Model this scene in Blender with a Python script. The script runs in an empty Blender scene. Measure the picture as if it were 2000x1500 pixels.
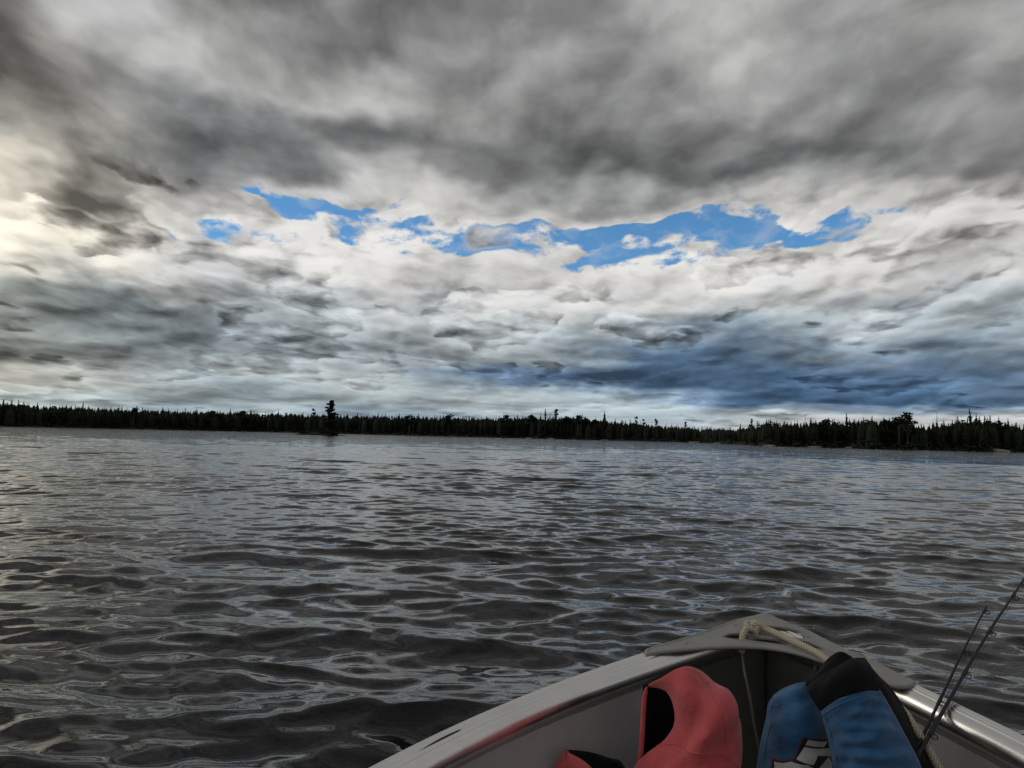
# Motor boat bow on a wind-rippled boreal lake under broken cloud, low sun hidden at the left.
import bpy, bmesh, math, random
import numpy as np
from mathutils import Vector, Matrix

sc = bpy.context.scene
COL = sc.collection
RAD = math.radians

# ------------------------------------------------------------------ camera
PITCH, ROLL, EYE = RAD(3.96), RAD(1.33), 1.25
cam_d = bpy.data.cameras.new('camera')
cam_d.sensor_fit = 'HORIZONTAL'
cam_d.sensor_width = 36.0
cam_d.lens = 36.0 * 1444.0 / 2000.0
cam_d.clip_start, cam_d.clip_end = 0.05, 6000.0
cam = bpy.data.objects.new('camera', cam_d)
COL.objects.link(cam)
cam.matrix_world = (Matrix.Translation((0, 0, EYE)) @ Matrix.Rotation(RAD(90) + PITCH, 4, 'X')
                    @ Matrix.Rotation(ROLL, 4, 'Z'))
sc.camera = cam

sc.view_settings.view_transform = 'Standard'
sc.view_settings.look = 'None'
sc.view_settings.exposure = 0.0
sc.view_settings.gamma = 1.0
sc.view_settings.use_curve_mapping = False
sc.cycles.use_denoising = True
sc.cycles.max_bounces = 4
sc.cycles.sample_clamp_indirect = 4.0

# ------------------------------------------------------------------ sun (veiled by the cloud at the left)
SUN_AZ, SUN_EL = RAD(-86.0), RAD(26.0)          # azimuth clockwise from +Y
sun_d = bpy.data.lights.new('sun', 'SUN')
sun_d.energy = 0.5
sun_d.angle = RAD(34)
sun_d.color = (1.0, 0.93, 0.82)
sun = bpy.data.objects.new('sun', sun_d)
COL.objects.link(sun)
sun_dir = Vector((math.sin(SUN_AZ) * math.cos(SUN_EL), math.cos(SUN_AZ) * math.cos(SUN_EL), math.sin(SUN_EL)))
sun.rotation_euler = sun_dir.to_track_quat('Z', 'Y').to_euler()

# ------------------------------------------------------------------ sky: clear air (Nishita) behind procedural cloud
world = bpy.data.worlds.new('World')
sc.world = world
world.use_nodes = True
WT = world.node_tree
WT.nodes.clear()


class G:
    """tiny expression helper for a node tree"""
    def __init__(s, tree):
        s.t = tree

    def n(s, kind, **kw):
        nd = s.t.nodes.new(kind)
        for k, v in kw.items():
            setattr(nd, k, v)
        return nd

    def put(s, sock, v):
        if v is None:
            return
        if hasattr(v, 'links'):
            s.t.links.new(v, sock)
        else:
            sock.default_value = v

    def m(s, op, a, b=None, c=None, clamp=False):
        nd = s.n('ShaderNodeMath', operation=op, use_clamp=clamp)
        for i, v in enumerate((a, b, c)):
            s.put(nd.inputs[i], v)
        return nd.outputs[0]

    def add(s, a, b): return s.m('ADD', a, b)
    def sub(s, a, b): return s.m('SUBTRACT', a, b)
    def mul(s, a, b): return s.m('MULTIPLY', a, b)
    def mad(s, a, b, c): return s.m('MULTIPLY_ADD', a, b, c)

    def v(s, op, a, b=None, scale=None):
        nd = s.n('ShaderNodeVectorMath', operation=op)
        s.put(nd.inputs[0], a)
        if b is not None:
            s.put(nd.inputs[1], b)
        if scale is not None:
            s.put(nd.inputs['Scale'], scale)
        return nd.outputs['Value'] if op in ('LENGTH', 'DOT_PRODUCT', 'DISTANCE') else nd.outputs['Vector']

    def xyz(s, x, y, z):
        nd = s.n('ShaderNodeCombineXYZ')
        for i, q in enumerate((x, y, z)):
            s.put(nd.inputs[i], q)
        return nd.outputs[0]

    def noise(s, vec, scale, detail=5.0, rough=0.5, dist=0.0, col=False, lac=2.0, dim='3D', kind='FBM'):
        nd = s.n('ShaderNodeTexNoise', noise_dimensions=dim, noise_type=kind)
        if vec is not None:
            s.put(nd.inputs['Vector'], vec)
        for k, q in (('Scale', scale), ('Detail', detail), ('Roughness', rough), ('Lacunarity', lac), ('Distortion', dist)):
            s.put(nd.inputs[k], q)
        return nd.outputs['Color'] if col else nd.outputs['Fac']

    def step(s, x, lo, hi, a=0.0, b=1.0, kind='SMOOTHSTEP'):
        nd = s.n('ShaderNodeMapRange', interpolation_type=kind, clamp=True)
        for k, q in zip(('Value', 'From Min', 'From Max', 'To Min', 'To Max'), (x, lo, hi, a, b)):
            s.put(nd.inputs[k], q)
        return nd.outputs[0]

    def mix(s, f, a, b, blend='MIX'):
        nd = s.n('ShaderNodeMix', data_type='RGBA', blend_type=blend)
        s.put(nd.inputs[0], f)
        s.put(nd.inputs[6], a)
        s.put(nd.inputs[7], b)
        return nd.outputs[2]

    def ramp(s, f, stops, interp='LINEAR'):
        nd = s.n('ShaderNodeValToRGB')
        nd.color_ramp.interpolation = interp
        el = nd.color_ramp.elements
        while len(el) < len(stops):
            el.new(0.5)
        for e, (p, c) in zip(el, stops):
            e.position = p
        for e, (p, c) in zip(el, stops):
            e.color = c if len(c) == 4 else (*c, 1)
        s.put(nd.inputs[0], f)
        return nd.outputs[0]


def build_sky():
    g = G(WT)
    d = g.v('NORMALIZE', g.n('ShaderNodeTexCoord').outputs['Generated'])
    sep = g.n('ShaderNodeSeparateXYZ')
    g.put(sep.inputs[0], d)
    X, Y, Z = sep.outputs
    DEG = 180 / math.pi
    az = g.mul(g.m('ARCTAN2', X, Y), DEG)
    el = g.mul(g.m('ARCSINE', Z), DEG)
    # cloud coordinates: banks flatten towards the horizon and broaden overhead
    elc = g.m('MAXIMUM', el, -1.5)
    P = g.xyz(g.m('DIVIDE', az, g.mad(elc, .20, 7.8)), g.mul(g.m('LOGARITHM', g.add(elc, 3.2), 2.718), 3.3), 0.0)
    wn = g.noise(P, 1.1, 3, .5, col=True, dim='2D')
    Pn = g.v('ADD', P, g.v('SCALE', g.v('SUBTRACT', wn, (.5, .5, .5)), scale=0.32))

    # --- where the banks of cloud stand: optical thickness (as lightness), openings, rain-blue
    # azimuth columns -36..36 step 6; rows by elevation
    rows = {
        0:   ([172, 168, 150, 175, 145, 145, 168, 172, 172, 170, 178, 178, 172], [0]*13, [45, 45, 55, 45, 60, 55, 40, 40, 40, 30, 20, 15, 15]),
        1.6: ([176, 170, 150, 185, 145, 145, 170, 176, 176, 172, 182, 182, 174], [0]*13, [48, 48, 63, 53, 68, 58, 48, 48, 48, 33, 23, 20, 20]),
        2.3: ([178, 172, 150, 165, 160, 160, 178, 182, 180, 150, 150, 150, 150], [0]*13, [33, 38, 53, 53, 48, 48, 43, 43, 48, 63, 68, 68, 63]),
        3.0: ([172, 165, 150, 150, 172, 165, 180, 182, 165, 95, 84, 86, 108], [0]*13, [23, 28, 48, 53, 38, 43, 43, 48, 68, 100, 100, 100, 88]),
        4.5: ([110, 114, 160, 172, 169, 132, 95, 76, 84, 90, 90, 106, 118], [0]*13, [34, 34, 34, 39, 34, 66, 86, 96, 96, 96, 96, 91, 81]),
        6.0: ([104, 130, 120, 132, 136, 138, 148, 142, 92, 96, 150, 120, 124], [0]*13, [34, 42, 44, 44, 42, 40, 42, 56, 94, 86, 56, 71, 71]),
        8.0: ([100, 96, 120, 134, 150, 150, 156, 146, 116, 112, 164, 154, 138], [0]*13, [34, 44, 42, 38, 32, 30, 28, 32, 61, 61, 36, 40, 49]),
        10.: ([170, 122, 176, 142, 176, 166, 188, 186, 180, 172, 160, 152, 148], [0]*13, [14, 32, 16, 32, 20, 22, 16, 16, 18, 24, 26, 30, 34]),
        12.: ([250, 190, 142, 172, 192, 184, 198, 192, 196, 192, 188, 172, 170], [0, 0, 5, 15, 20, 20, 15, 15, 25, 32, 15, 0, 0], [0, 4.8, 15.6, 9.6, 6.0, 7.199999999999999, 4.8, 6.0, 4.8, 4.8, 6.0, 10.799999999999999, 12.0]),
        13.6: ([220, 158, 212, 218, 214, 208, 206, 200, 200, 196, 190, 180, 182], [0, 20, 66, 54, 57, 63, 47, 55, 63, 47, 22, 0, 0], [2.4, 7.199999999999999, 2.4, 2.4, 2.4, 3.5999999999999996, 3.5999999999999996, 4.8, 4.8, 4.8, 4.8, 6.0, 6.0]),
        15.: ([180, 118, 180, 214, 212, 204, 200, 200, 200, 196, 190, 184, 178], [0, 10, 61, 53, 59, 83, 85, 99, 99, 85, 84, 46, 0], [3.5999999999999996, 8.4, 4.8, 2.4, 2.4, 3.5999999999999996, 4.8, 4.8, 4.8, 4.8, 4.8, 4.8, 6.0]),
        16.: ([190, 102, 150, 210, 210, 200, 190, 190, 190, 188, 186, 180, 166], [0, 0, 20, 52, 60, 58, 86, 90, 96, 90, 70, 22, 0], [4.8, 9.6, 7.199999999999999, 2.4, 2.4, 3.5999999999999996, 4.8, 4.8, 4.8, 4.8, 4.8, 4.8, 6.0]),
        17.1: ([172, 100, 122, 206, 206, 196, 176, 176, 174, 172, 170, 158, 148], [0, 0, 44, 90, 79, 18, 41, 26, 47, 45, 8, 0, 0], [4.8, 9.6, 9.6, 2.4, 2.4, 3.5999999999999996, 6.0, 6.0, 6.0, 6.0, 6.0, 6.0, 6.0]),
        18.3: ([150, 112, 114, 184, 198, 178, 148, 146, 142, 148, 148, 130, 130], [0, 0, 14, 60, 20, 0, 0, 0, 0, 0, 0, 0, 0], [18, 20, 22, 12, 10, 12, 16, 18, 18, 18, 18, 18, 16]),
        20.: ([116, 143, 113, 113, 165, 135, 121, 99, 107, 103, 113, 125, 125], [0]*13, [18, 18, 22, 22, 14, 16, 18, 22, 20, 22, 20, 18, 16]),
        22.: ([76, 137, 119, 119, 115, 119, 103, 103, 109, 129, 125, 129, 135], [0]*13, [18, 18, 22, 22, 22, 18, 20, 18, 18, 16, 18, 16, 14]),
        24.: ([86, 172, 180, 176, 184, 144, 134, 124, 130, 160, 140, 134, 158], [0]*13, [18, 18, 12, 10, 10, 12, 14, 18, 18, 14, 18, 18, 12]),
        27.: ([110, 192, 146, 128, 120, 134, 148, 130, 150, 174, 150, 150, 150], [0]*13, [18, 18, 12, 16, 18, 16, 14, 18, 14, 12, 18, 12, 14]),
        31.: ([120, 165, 130, 124, 124, 118, 124, 130, 152, 168, 138, 158, 148], [0]*13, [18, 18, 12, 14, 18, 18, 16, 16, 14, 12, 18, 12, 14]),
        42.: ([136, 136, 136, 136, 136, 136, 136, 136, 136, 136, 136, 136, 136], [0]*13, [10, 10, 10, 10, 10, 10, 10, 10, 10, 10, 10, 10, 10]),
    }
    wob = g.n('ShaderNodeSeparateXYZ')
    g.put(wob.inputs[0], g.noise(P, 1.5, 3, .5, col=True, dim='2D'))
    vert = g.step(el, 0.5, 16, .22, 1.0, 'LINEAR')
    waz = g.add(az, g.mul(g.sub(wob.outputs[0], .5), 9.0))
    wel = g.add(el, g.mul(vert, g.mul(g.sub(wob.outputs[1], .5), 6.0)))
    u = g.step(waz, -54, 54, 0, 1, 'LINEAR')
    keys = sorted(rows)
    acc = None
    for i, k in enumerate(keys):
        L, O, T = rows[k]
        stops = [(0.0, (.545, 0, .1))]
        for j in range(13):
            stops.append(((-36 + 6 * j + 54) / 108, (L[j] / 255, O[j] / 100, T[j] / 100)))
        stops.append((1.0, (.545, 0, .1)))
        c = g.ramp(u, stops, 'CARDINAL' if False else 'EASE')
        acc = c if acc is None else g.mix(g.step(wel, keys[i - 1], k), acc, c)
    sp = g.n('ShaderNodeSeparateColor')
    g.put(sp.inputs[0], acc)
    Lc, Oc, Tc = sp.outputs

    # --- billows: heaped heads catch the light, undersides are shaded; a nearer bank overlaps a farther one
    near = g.step(el, 13.5, 20)                      # the low deck overhead is soft
    fine = g.v('SCALE', g.v('SUBTRACT', g.noise(P, 6.0, 5, .62, col=True, dim='2D'), (.5, .5, .5)), scale=.10)

    def bank(off, sv, sf):
        vec = g.v('ADD', g.v('ADD', Pn, fine), off)

        def dens(v):
            vo = g.n('ShaderNodeTexVoronoi', voronoi_dimensions='2D', feature='F1', normalize=True)
            g.put(vo.inputs['Vector'], v)
            for k, q in (('Scale', sv), ('Detail', 2.5), ('Roughness', .42), ('Lacunarity', 2.3)):
                g.put(vo.inputs[k], q)
            f = g.noise(v, sf, 4, .5, dim='2D')
            return g.add(g.mul(g.sub(.42, vo.outputs['Distance']), .9), g.mul(g.sub(f, .5), 1.0))
        D = dens(vec)
        E = dens(g.v('ADD', vec, (-.06, .13, 0)))
        return D, g.sub(D, E)
    D0, r0 = bank((3.1, 1.7, 0), 2.5, 1.3)
    D1, r1 = bank((9.4, 5.2, 0), 1.45, .85)
    h0 = D1
    k = g.mul(g.step(el, 0, 10, .70, 1.15, 'LINEAR'), g.mad(Tc, -.45, 1.05))
    Lb = g.add(Lc, g.mul(r0, k))
    Lf = g.add(g.add(Lc, g.mul(r1, k)), g.mul(g.mad(D1, -.30, .05), g.mad(Tc, -.5, 1.0)))
    cover = g.step(D1, .0, .08)
    Lf = g.add(Lf, g.mul(g.step(D1, .18, .0), .08))
    Lm = g.add(g.mul(Lb, g.sub(1.0, cover)), g.mul(Lf, cover))
    # overhead: broad soft lumps, a little torn detail
    q0 = g.noise(Pn, 2.1, 5, .48, dim='2D')
    q1 = g.noise(g.v('ADD', Pn, (-.06, .16, 0)), 2.1, 5, .48, dim='2D')
    Ln = g.add(Lc, g.add(g.mul(g.sub(q0, .5), -.24), g.add(g.mul(g.sub(q0, q1), .34), g.add(g.mul(r1, .20), g.mul(r0, .12)))))
    Lp = g.add(g.mul(Lm, g.sub(1.0, near)), g.mul(Ln, near))

    # --- openings to the blue with torn edges; the cloud thins and whitens at them
    torn = g.add(g.mul(g.sub(g.noise(Pn, 3.0, 9, .62, dim='2D'), .5), 1.25), g.mul(h0, -.2))
    op = g.add(Oc, torn)
    clear = g.step(op, .56, .80)
    rim = g.mul(g.step(op, .25, .62), g.step(Oc, .08, .3))
    Lp = g.add(Lp, g.mul(rim, .02))
    # small ragged scud hanging in front
    scud = None
    for a0, e0, sa, se in ((-1.0, 15.6, 2.6, .9), (19.8, 13.3, 2.4, .7), (28.3, 12.8, 2.6, 1.3), (-22.5, 11.6, 5.5, .8), (33, 13.2, 2.6, .8)):
        dx = g.m('DIVIDE', g.sub(waz, a0), sa)
        dy = g.m('DIVIDE', g.sub(wel, e0), se)
        q = g.m('POWER', 2.718, g.mul(-1.0, g.add(g.mul(dx, dx), g.mul(dy, dy))))
        scud = q if scud is None else g.add(scud, q)
    scud = g.mul(g.step(g.add(scud, g.mul(torn, .75)), .25, .95), .9)

    Ls = g.add(.55, g.mul(r0, .9))
    Lp = g.add(g.mul(Lp, g.sub(1.0, scud)), g.mul(Ls, scud))
    Lp = g.m('MAXIMUM', Lp, .27)
    # soft shoulder at the bright end
    Lp = g.add(Lp, g.mul(g.mul(g.step(el, 6, 10), g.step(el, 18, 14)), .07))
    over = g.m('MAXIMUM', g.sub(Lp, .72), 0.0)       # thick white cloud never quite burns out
    Lp = g.add(g.m('MINIMUM', Lp, .72), g.mul(.22, g.m('TANH', g.mul(over, 3.6))))
    lin = g.m('POWER', Lp, 2.2)
    tint = g.ramp(g.m('MAXIMUM', Tc, 0.0), [(0.0, (1.025, 1.0, .955)), (.18, (.99, 1.0, 1.0)), (.45, (.86, 1.01, 1.10)), (.7, (.75, 1.0, 1.28)), (1.0, (.52, 1.0, 1.75))])
    cloud = g.mix(1.0, g.xyz(lin, lin, lin), tint, 'MULTIPLY')
    # forward scattering: cloud near the hidden sun is warmer and brighter
    glow = Vector((math.sin(RAD(-40)) * math.cos(RAD(13)), math.cos(RAD(-40)) * math.cos(RAD(13)), math.sin(RAD(13))))   # thin cloud below the sun
    ds = g.v('DOT_PRODUCT', d, tuple(glow))
    halo = g.step(ds, math.cos(RAD(17)), math.cos(RAD(2)))
    cloud = g.mix(1.0, cloud, g.mix(halo, (1, 1, 1, 1), (1.30, 1.23, 1.08, 1)), 'MULTIPLY')
    low = g.mul(g.step(el, 7, 1), g.step(az, 14, -24))
    cloud = g.mix(1.0, cloud, g.mix(low, (1, 1, 1, 1), (1.04, 1.0, .92, 1)), 'MULTIPLY')

    sky = g.n('ShaderNodeTexSky', sky_type='NISHITA', sun_disc=False)
    sky.sun_elevation, sky.sun_rotation = SUN_EL, SUN_AZ
    sky.altitude, sky.air_density, sky.dust_density, sky.ozone_density = 400, 1.0, 0.1, 3.0
    blue = g.mix(1.0, sky.outputs[0], (.075, .075, .075, 1), 'MULTIPLY')
    blue = g.mix(1.0, blue, SKY_TINT, 'MULTIPLY')
    veil = g.mul(g.step(g.noise(Pn, 3.6, 7, .6, dim='2D'), .45, .78), .34)      # thin high cloud across the blue
    blue = g.mix(veil, blue, (.50, .56, .62, 1))
    final = g.mix(g.mul(clear, g.sub(1.0, scud)), cloud, blue)
    bg = g.n('ShaderNodeBackground')
    g.put(bg.inputs['Color'], final)
    g.put(bg.inputs['Strength'], 1.0)
    out = g.n('ShaderNodeOutputWorld')
    WT.links.new(bg.outputs[0], out.inputs[0])
    world.cycles.sampling_method = 'NONE'      # an even, overcast-like dome needs no importance map


SKY_TINT = (.92, 1.45, 1.72, 1)
build_sky()


# ------------------------------------------------------------------ shared helpers
def tag(o, label=None, cat=None, group=None, kind=None):
    for k, v in (('label', label), ('category', cat), ('group', group), ('kind', kind)):
        if v:
            o[k] = v
    return o


def link(name, mesh, parent=None):
    o = bpy.data.objects.new(name, mesh)
    COL.objects.link(o)
    if parent is not None:
        o.parent = parent
    return o


def empty(name, loc=(0, 0, 0), rz=0.0):
    o = bpy.data.objects.new(name, None)
    o.empty_display_size = .2
    COL.objects.link(o)
    o.location = loc
    o.rotation_euler = (0, 0, rz)
    return o


def mesh_np(name, V, F, mats, smooth=True, mi=None):
    """V (n,3); F (m,3) or (m,4) integer array"""
    V = np.asarray(V, np.float32)
    F = np.asarray(F, np.int32)
    me = bpy.data.meshes.new(name)
    k = F.shape[1]
    me.vertices.add(len(V))
    me.vertices.foreach_set('co', V.ravel())
    me.loops.add(F.size)
    me.loops.foreach_set('vertex_index', F.ravel())
    me.polygons.add(len(F))
    me.polygons.foreach_set('loop_start', np.arange(0, F.size, k, dtype=np.int32))
    me.polygons.foreach_set('loop_total', np.full(len(F), k, np.int32))
    if mi is not None:
        me.polygons.foreach_set('material_index', np.asarray(mi, np.int32))
    me.polygons.foreach_set('use_smooth', np.full(len(F), smooth, bool))
    for m in (mats if isinstance(mats, (list, tuple)) else [mats]):
        me.materials.append(m)
    me.update()
    me.validate()
    return me


def new_mat(name, base=(.5, .5, .5), rough=.6, metal=0.0, spec=.5):
    m = bpy.data.materials.new(name)
    m.use_nodes = True
    b = m.node_tree.nodes['Principled BSDF']
    b.inputs['Base Color'].default_value = (*base, 1)
    b.inputs['Roughness'].default_value = rough
    b.inputs['Metallic'].default_value = metal
    b.inputs['Specular IOR Level'].default_value = spec
    return m, G(m.node_tree), b


def mottled(name, c0, c1, scale, rough=.8, bump=.0, bscale=None, detail=5, metal=0.0, spec=.4, bdist=.01):
    """base colour wandering between two shades with a little relief"""
    m, g, b = new_mat(name, c0, rough, metal, spec)
    co = g.n('ShaderNodeTexCoord').outputs['Object']
    f = g.noise(co, scale, detail, .6)
    g.put(b.inputs['Base Color'], g.ramp(f, [(.3, c0), (.7, c1)]))
    if bump:
        bp = g.n('ShaderNodeBump')
        bp.inputs['Strength'].default_value = bump
        bp.inputs['Distance'].default_value = bdist
        g.put(bp.inputs['Height'], g.noise(co, bscale or scale * 4, 5, .6))
        g.put(b.inputs['Normal'], bp.outputs[0])
    return m


# ------------------------------------------------------------------ boat plan (used by the water, which stays outside the hull)
BOW, HEAD = Vector((0.7161, 2.0882, 0)), 0.2912     # bow tip on the water plane; heading clockwise from +Y
AX = np.array([math.sin(HEAD), math.cos(HEAD)])
BX = np.array([math.cos(HEAD), -math.sin(HEAD)])


def gun_w(s):       # half width of the gunwale, s metres aft of the bow
    s = np.maximum(s, 0)
    return .9327 * (1 - np.exp(-(s / .6846) ** .9215))


def gun_z(s):       # height of the gunwale above the water (sheer rises to the bow)
    return .6525 + .1088 * np.exp(-np.asarray(s) / .3)


# ------------------------------------------------------------------ lake
def lake_mat():
    m, g, b = new_mat('lake_water', (.0025, .0029, .003), .012)
    b.inputs['IOR'].default_value = 1.333
    b.inputs['Specular IOR Level'].default_value = WATER_SPEC
    co = g.n('ShaderNodeTexCoord').outputs['Object']
    def crest(v, sc, detail=3, dist=.35):      # sharp crests, rounded troughs
        n = g.noise(v, sc, detail, .5, dist=dist)
        return g.sub(1.0, g.m('ABSOLUTE', g.mad(n, 2.6, -1.3)))
    st = g.v('MULTIPLY', co, (.55, 1.0, 1.0))
    n1 = crest(st, 1.25)
    n2 = crest(st, 6.5, 4)
    n3 = crest(g.v('ADD', st, (5, 9, 2)), .42, 2)
    dist = g.v('LENGTH', co)
    mid = g.step(dist, 22, 90)
    far = g.step(dist, 45, 125)
    h = g.add(g.mul(n2, g.mad(mid, .003, .0019)), g.mul(n1, g.mad(mid, .040, .002)))
    h = g.add(h, g.mul(n3, g.mul(far, .15)))
    # gusts: patches of rougher and calmer water
    gust = g.step(g.noise(g.v('MULTIPLY', co, (.5, 1, 1)), .035, 3, .5), .35, .65, .75, 1.15)
    bp = g.n('ShaderNodeBump')
    bp.inputs['Strength'].default_value = 1.0
    bp.inputs['Distance'].default_value = 1.0
    g.put(bp.inputs['Height'], g.mul(h, gust))
    g.put(b.inputs['Normal'], bp.outputs[0])
    return m


WATER_SPEC = .6


def build_lake():
    rng = np.random.default_rng(11)
    r = np.concatenate([np.geomspace(.8, 8, 330, endpoint=False), np.geomspace(8, 60, 560, endpoint=False), np.geomspace(60, 440, 260, endpoint=False), np.geomspace(440, 1500, 12)])
    nr = len(r)
    th = np.concatenate([np.radians(np.linspace(-56, 56, 640)), np.radians(np.linspace(58, 302, 70))])
    nt = len(th)
    R, T = np.meshgrid(r, th, indexing='ij')
    x, y = (R * np.sin(T)).ravel().astype(np.float32), (R * np.cos(T)).ravel().astype(np.float32)
    gap = np.repeat(np.gradient(r), nt).astype(np.float32)      # local radial spacing of the sheet
    lam = np.exp(rng.uniform(math.log(.10), math.log(2.8), 190))
    ang = RAD(4) + rng.normal(0, RAD(19), 190)      # the wind blows along the line of sight
    ang = np.where(lam < .6, ang + rng.normal(0, RAD(17), 190), ang)
    ph = rng.uniform(0, 2 * math.pi, 190)
    steep = .0220 * np.where(lam > .42, (.42 / lam) ** .55, 1.0) * np.where(lam < .22, (lam / .22) ** .8, 1.0)
    z = np.zeros_like(x)
    dx = np.zeros_like(x)
    dy = np.zeros_like(x)
    for L, a, p, st in zip(lam, ang, ph, steep):
        k = 2 * math.pi / L
        sel = L > 2.2 * gap
        xs, ys = x[sel], y[sel]
        w = np.clip((L / gap[sel] - 2.2) / 2.0, 0, 1)
        q = k * (xs * math.sin(a) + ys * math.cos(a)) + p
        amp = st / k * w
        z[sel] += amp * np.cos(q)
        sn = amp * 1.0 * np.sin(q)
        dx[sel] -= math.sin(a) * sn
        dy[sel] -= math.cos(a) * sn
    # patchiness of the chop
    pat = 1 + .30 * np.sin(x * .31 + 1.3 * np.sin(y * .17 + 1)) * np.sin(y * .23 + 1.1 * np.sin(x * .19)) + .16 * np.sin(x * 1.1 + y * .9 + np.sin(y * 1.7))
    V = np.stack([x + dx * pat, y + dy * pat, z * pat], 1)
    i = np.arange(nr - 1)[:, None] * nt
    j = np.arange(nt)[None, :]
    j2 = (j + 1) % nt
    F = np.stack([i + j, i + j2, i + nt + j2, i + nt + j], -1).reshape(-1, 4)[:, ::-1]
    # leave the water out of the hull
    c = V[F].mean(1)[:, :2] - np.array(BOW[:2])
    s, t = -(c @ AX), c @ BX
    inside = (s > .40) & (s < 4.3) & (np.abs(t) < gun_w(s - .30) * .50 - .04)
    F = F[~inside]
    used = np.zeros(len(V), bool)
    used[F.ravel()] = True
    remap = np.cumsum(used) - 1
    o = link('lake', mesh_np('lake', V[used], remap[F], lake_mat()))
    tag(o, kind='structure')


build_lake()

# ------------------------------------------------------------------ land round the lake
SHORE_AZ = [-75, -60, -35, -19, -8, 0, 8, 14, 16.5, 19, 28, 35, 60, 75]
SHORE_D = [380, 395, 384, 425, 375, 361, 345, 311, 262, 210, 212, 225, 235, 235]
TOP_AZ = [-75, -34.7, -30, -24, -19, -14, -8, -2, 2, 5.2, 7.9, 9.9, 11.8, 13.7, 17, 18.1, 21, 24.6, 27.2, 28.1, 28.7, 30, 32, 33.7, 34.5, 36, 75]
TOP_H = [11, 11.0, 10.6, 10.5, 11.2, 10.8, 10.3, 10.5, 11.2, 11.2, 9.6, 8.6, 7.4, 6.7, 5.4, 6.8, 6.9, 7.5, 8.2, 8.8, 6.4, 7.2, 8.8, 8.2, 7.0, 6.2, 8]


def shore(az):
    a = np.asarray(az, float)
    return np.interp(a, SHORE_AZ, SHORE_D) + 2.2 * np.sin(a * 1.9) + 1.4 * np.sin(a * 4.7 + 1) + .8 * np.sin(a * 11.3)


def polar(az, d, z=0.0):
    a = np.radians(az)
    return np.stack([np.sin(a) * d, np.cos(a) * d, np.zeros_like(a) + z], -1)


ground_mat = mottled('forest_floor', (.010, .010, .007), (.022, .020, .014), .6, .95, .5, 3, bdist=.2)


def build_land():
    az = np.linspace(-75, 75, 600)
    dep = np.array([-3, 0, 1.2, 3, 8, 20, 45, 90, 200, 500, 900.])
    hz = np.array([-1.0, -.1, .45, .8, 1.2, 1.8, 2.4, 3, 5, 8, 8])
    rng = np.random.default_rng(4)
    V = []
    for d, h in zip(dep, hz):
        V.append(polar(az, shore(az) + d, h + rng.normal(0, .12 if d > 0 else .0, len(az)) * min(1, h + .3)))
    V = np.concatenate(V)
    n = len(az)
    i = np.arange(len(dep) - 1)[:, None] * n
    j = np.arange(n - 1)[None, :]
    F = np.stack([i + j, i + j + 1, i + n + j + 1, i + n + j], -1).reshape(-1, 4)[:, ::-1]
    tag(link('ground', mesh_np('ground', V, F, ground_mat)), kind='structure')


build_land()

# ------------------------------------------------------------------ trees
def leaf_mat(name, c0, c1):
    m, g, b = new_mat(name, c0, .75, 0, .25)
    info = g.n('ShaderNodeObjectInfo')
    geo = g.n('ShaderNodeNewGeometry')
    f = g.noise(geo.outputs['Position'], .8, 2, .5)
    f = g.add(g.mul(f, .7), g.mul(info.outputs['Random'], .3))
    g.put(b.inputs['Base Color'], g.ramp(f, [(.25, c0), (.75, c1)]))
    return m


needle_mat = leaf_mat('spruce_needles', (.008, .012, .007), (.016, .022, .011))
broad_mat = leaf_mat('broad_leaves', (.014, .024, .009), (.030, .046, .016))
bark_mat = mottled('bark', (.05, .042, .036), (.11, .10, .09), 6, .9, .3, 30)
dead_mat = mottled('weathered_wood', (.13, .125, .12), (.22, .21, .20), 5, .9)


class Soup:
    """triangles and quads gathered for one mesh"""
    def __init__(s):
        s.v, s.f, s.mi, s.n = [], [], [], 0

    def tri(s, a, b, c, m=0):
        s.v += [a, b, c]
        s.f.append((s.n, s.n + 1, s.n + 2))
        s.mi.append(m)
        s.n += 3

    def quad(s, a, b, c, d, m=0):
        s.v += [a, b, c, d]
        s.f += [(s.n, s.n + 1, s.n + 2), (s.n, s.n + 2, s.n + 3)]
        s.mi += [m, m]
        s.n += 4

    def tube(s, pts, rad, k=5, m=0):
        pts = [np.array(p, float) for p in pts]
        rings = []
        for i, (p, r) in enumerate(zip(pts, rad)):
            t = pts[min(i + 1, len(pts) - 1)] - pts[max(i - 1, 0)]
            t /= np.linalg.norm(t) + 1e-9
            u = np.cross(t, (0, 0, 1) if abs(t[2]) < .9 else (1, 0, 0))
            u /= np.linalg.norm(u)
            w = np.cross(t, u)
            rings.append([p + r * (math.cos(2 * math.pi * q / k) * u + math.sin(2 * math.pi * q / k) * w) for q in range(k)])
        b0 = s.n
        for rg in rings:
            s.v += rg
        for i in range(len(rings) - 1):
            for q in range(k):
                a, b = b0 + i * k + q, b0 + i * k + (q + 1) % k
                s.f += [(a, b, b + k), (a, b + k, a + k)]
                s.mi += [m, m]
        s.n += len(rings) * k

    def arrays(s):
        return np.array(s.v, np.float32).reshape(-1, 3), np.array(s.f, np.int32).reshape(-1, 3), np.array(s.mi, np.int32)

    def mesh(s, name, mats, smooth=False):
        V, F, mi = s.arrays()
        return mesh_np(name, V, F, mats, smooth, mi)


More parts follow.
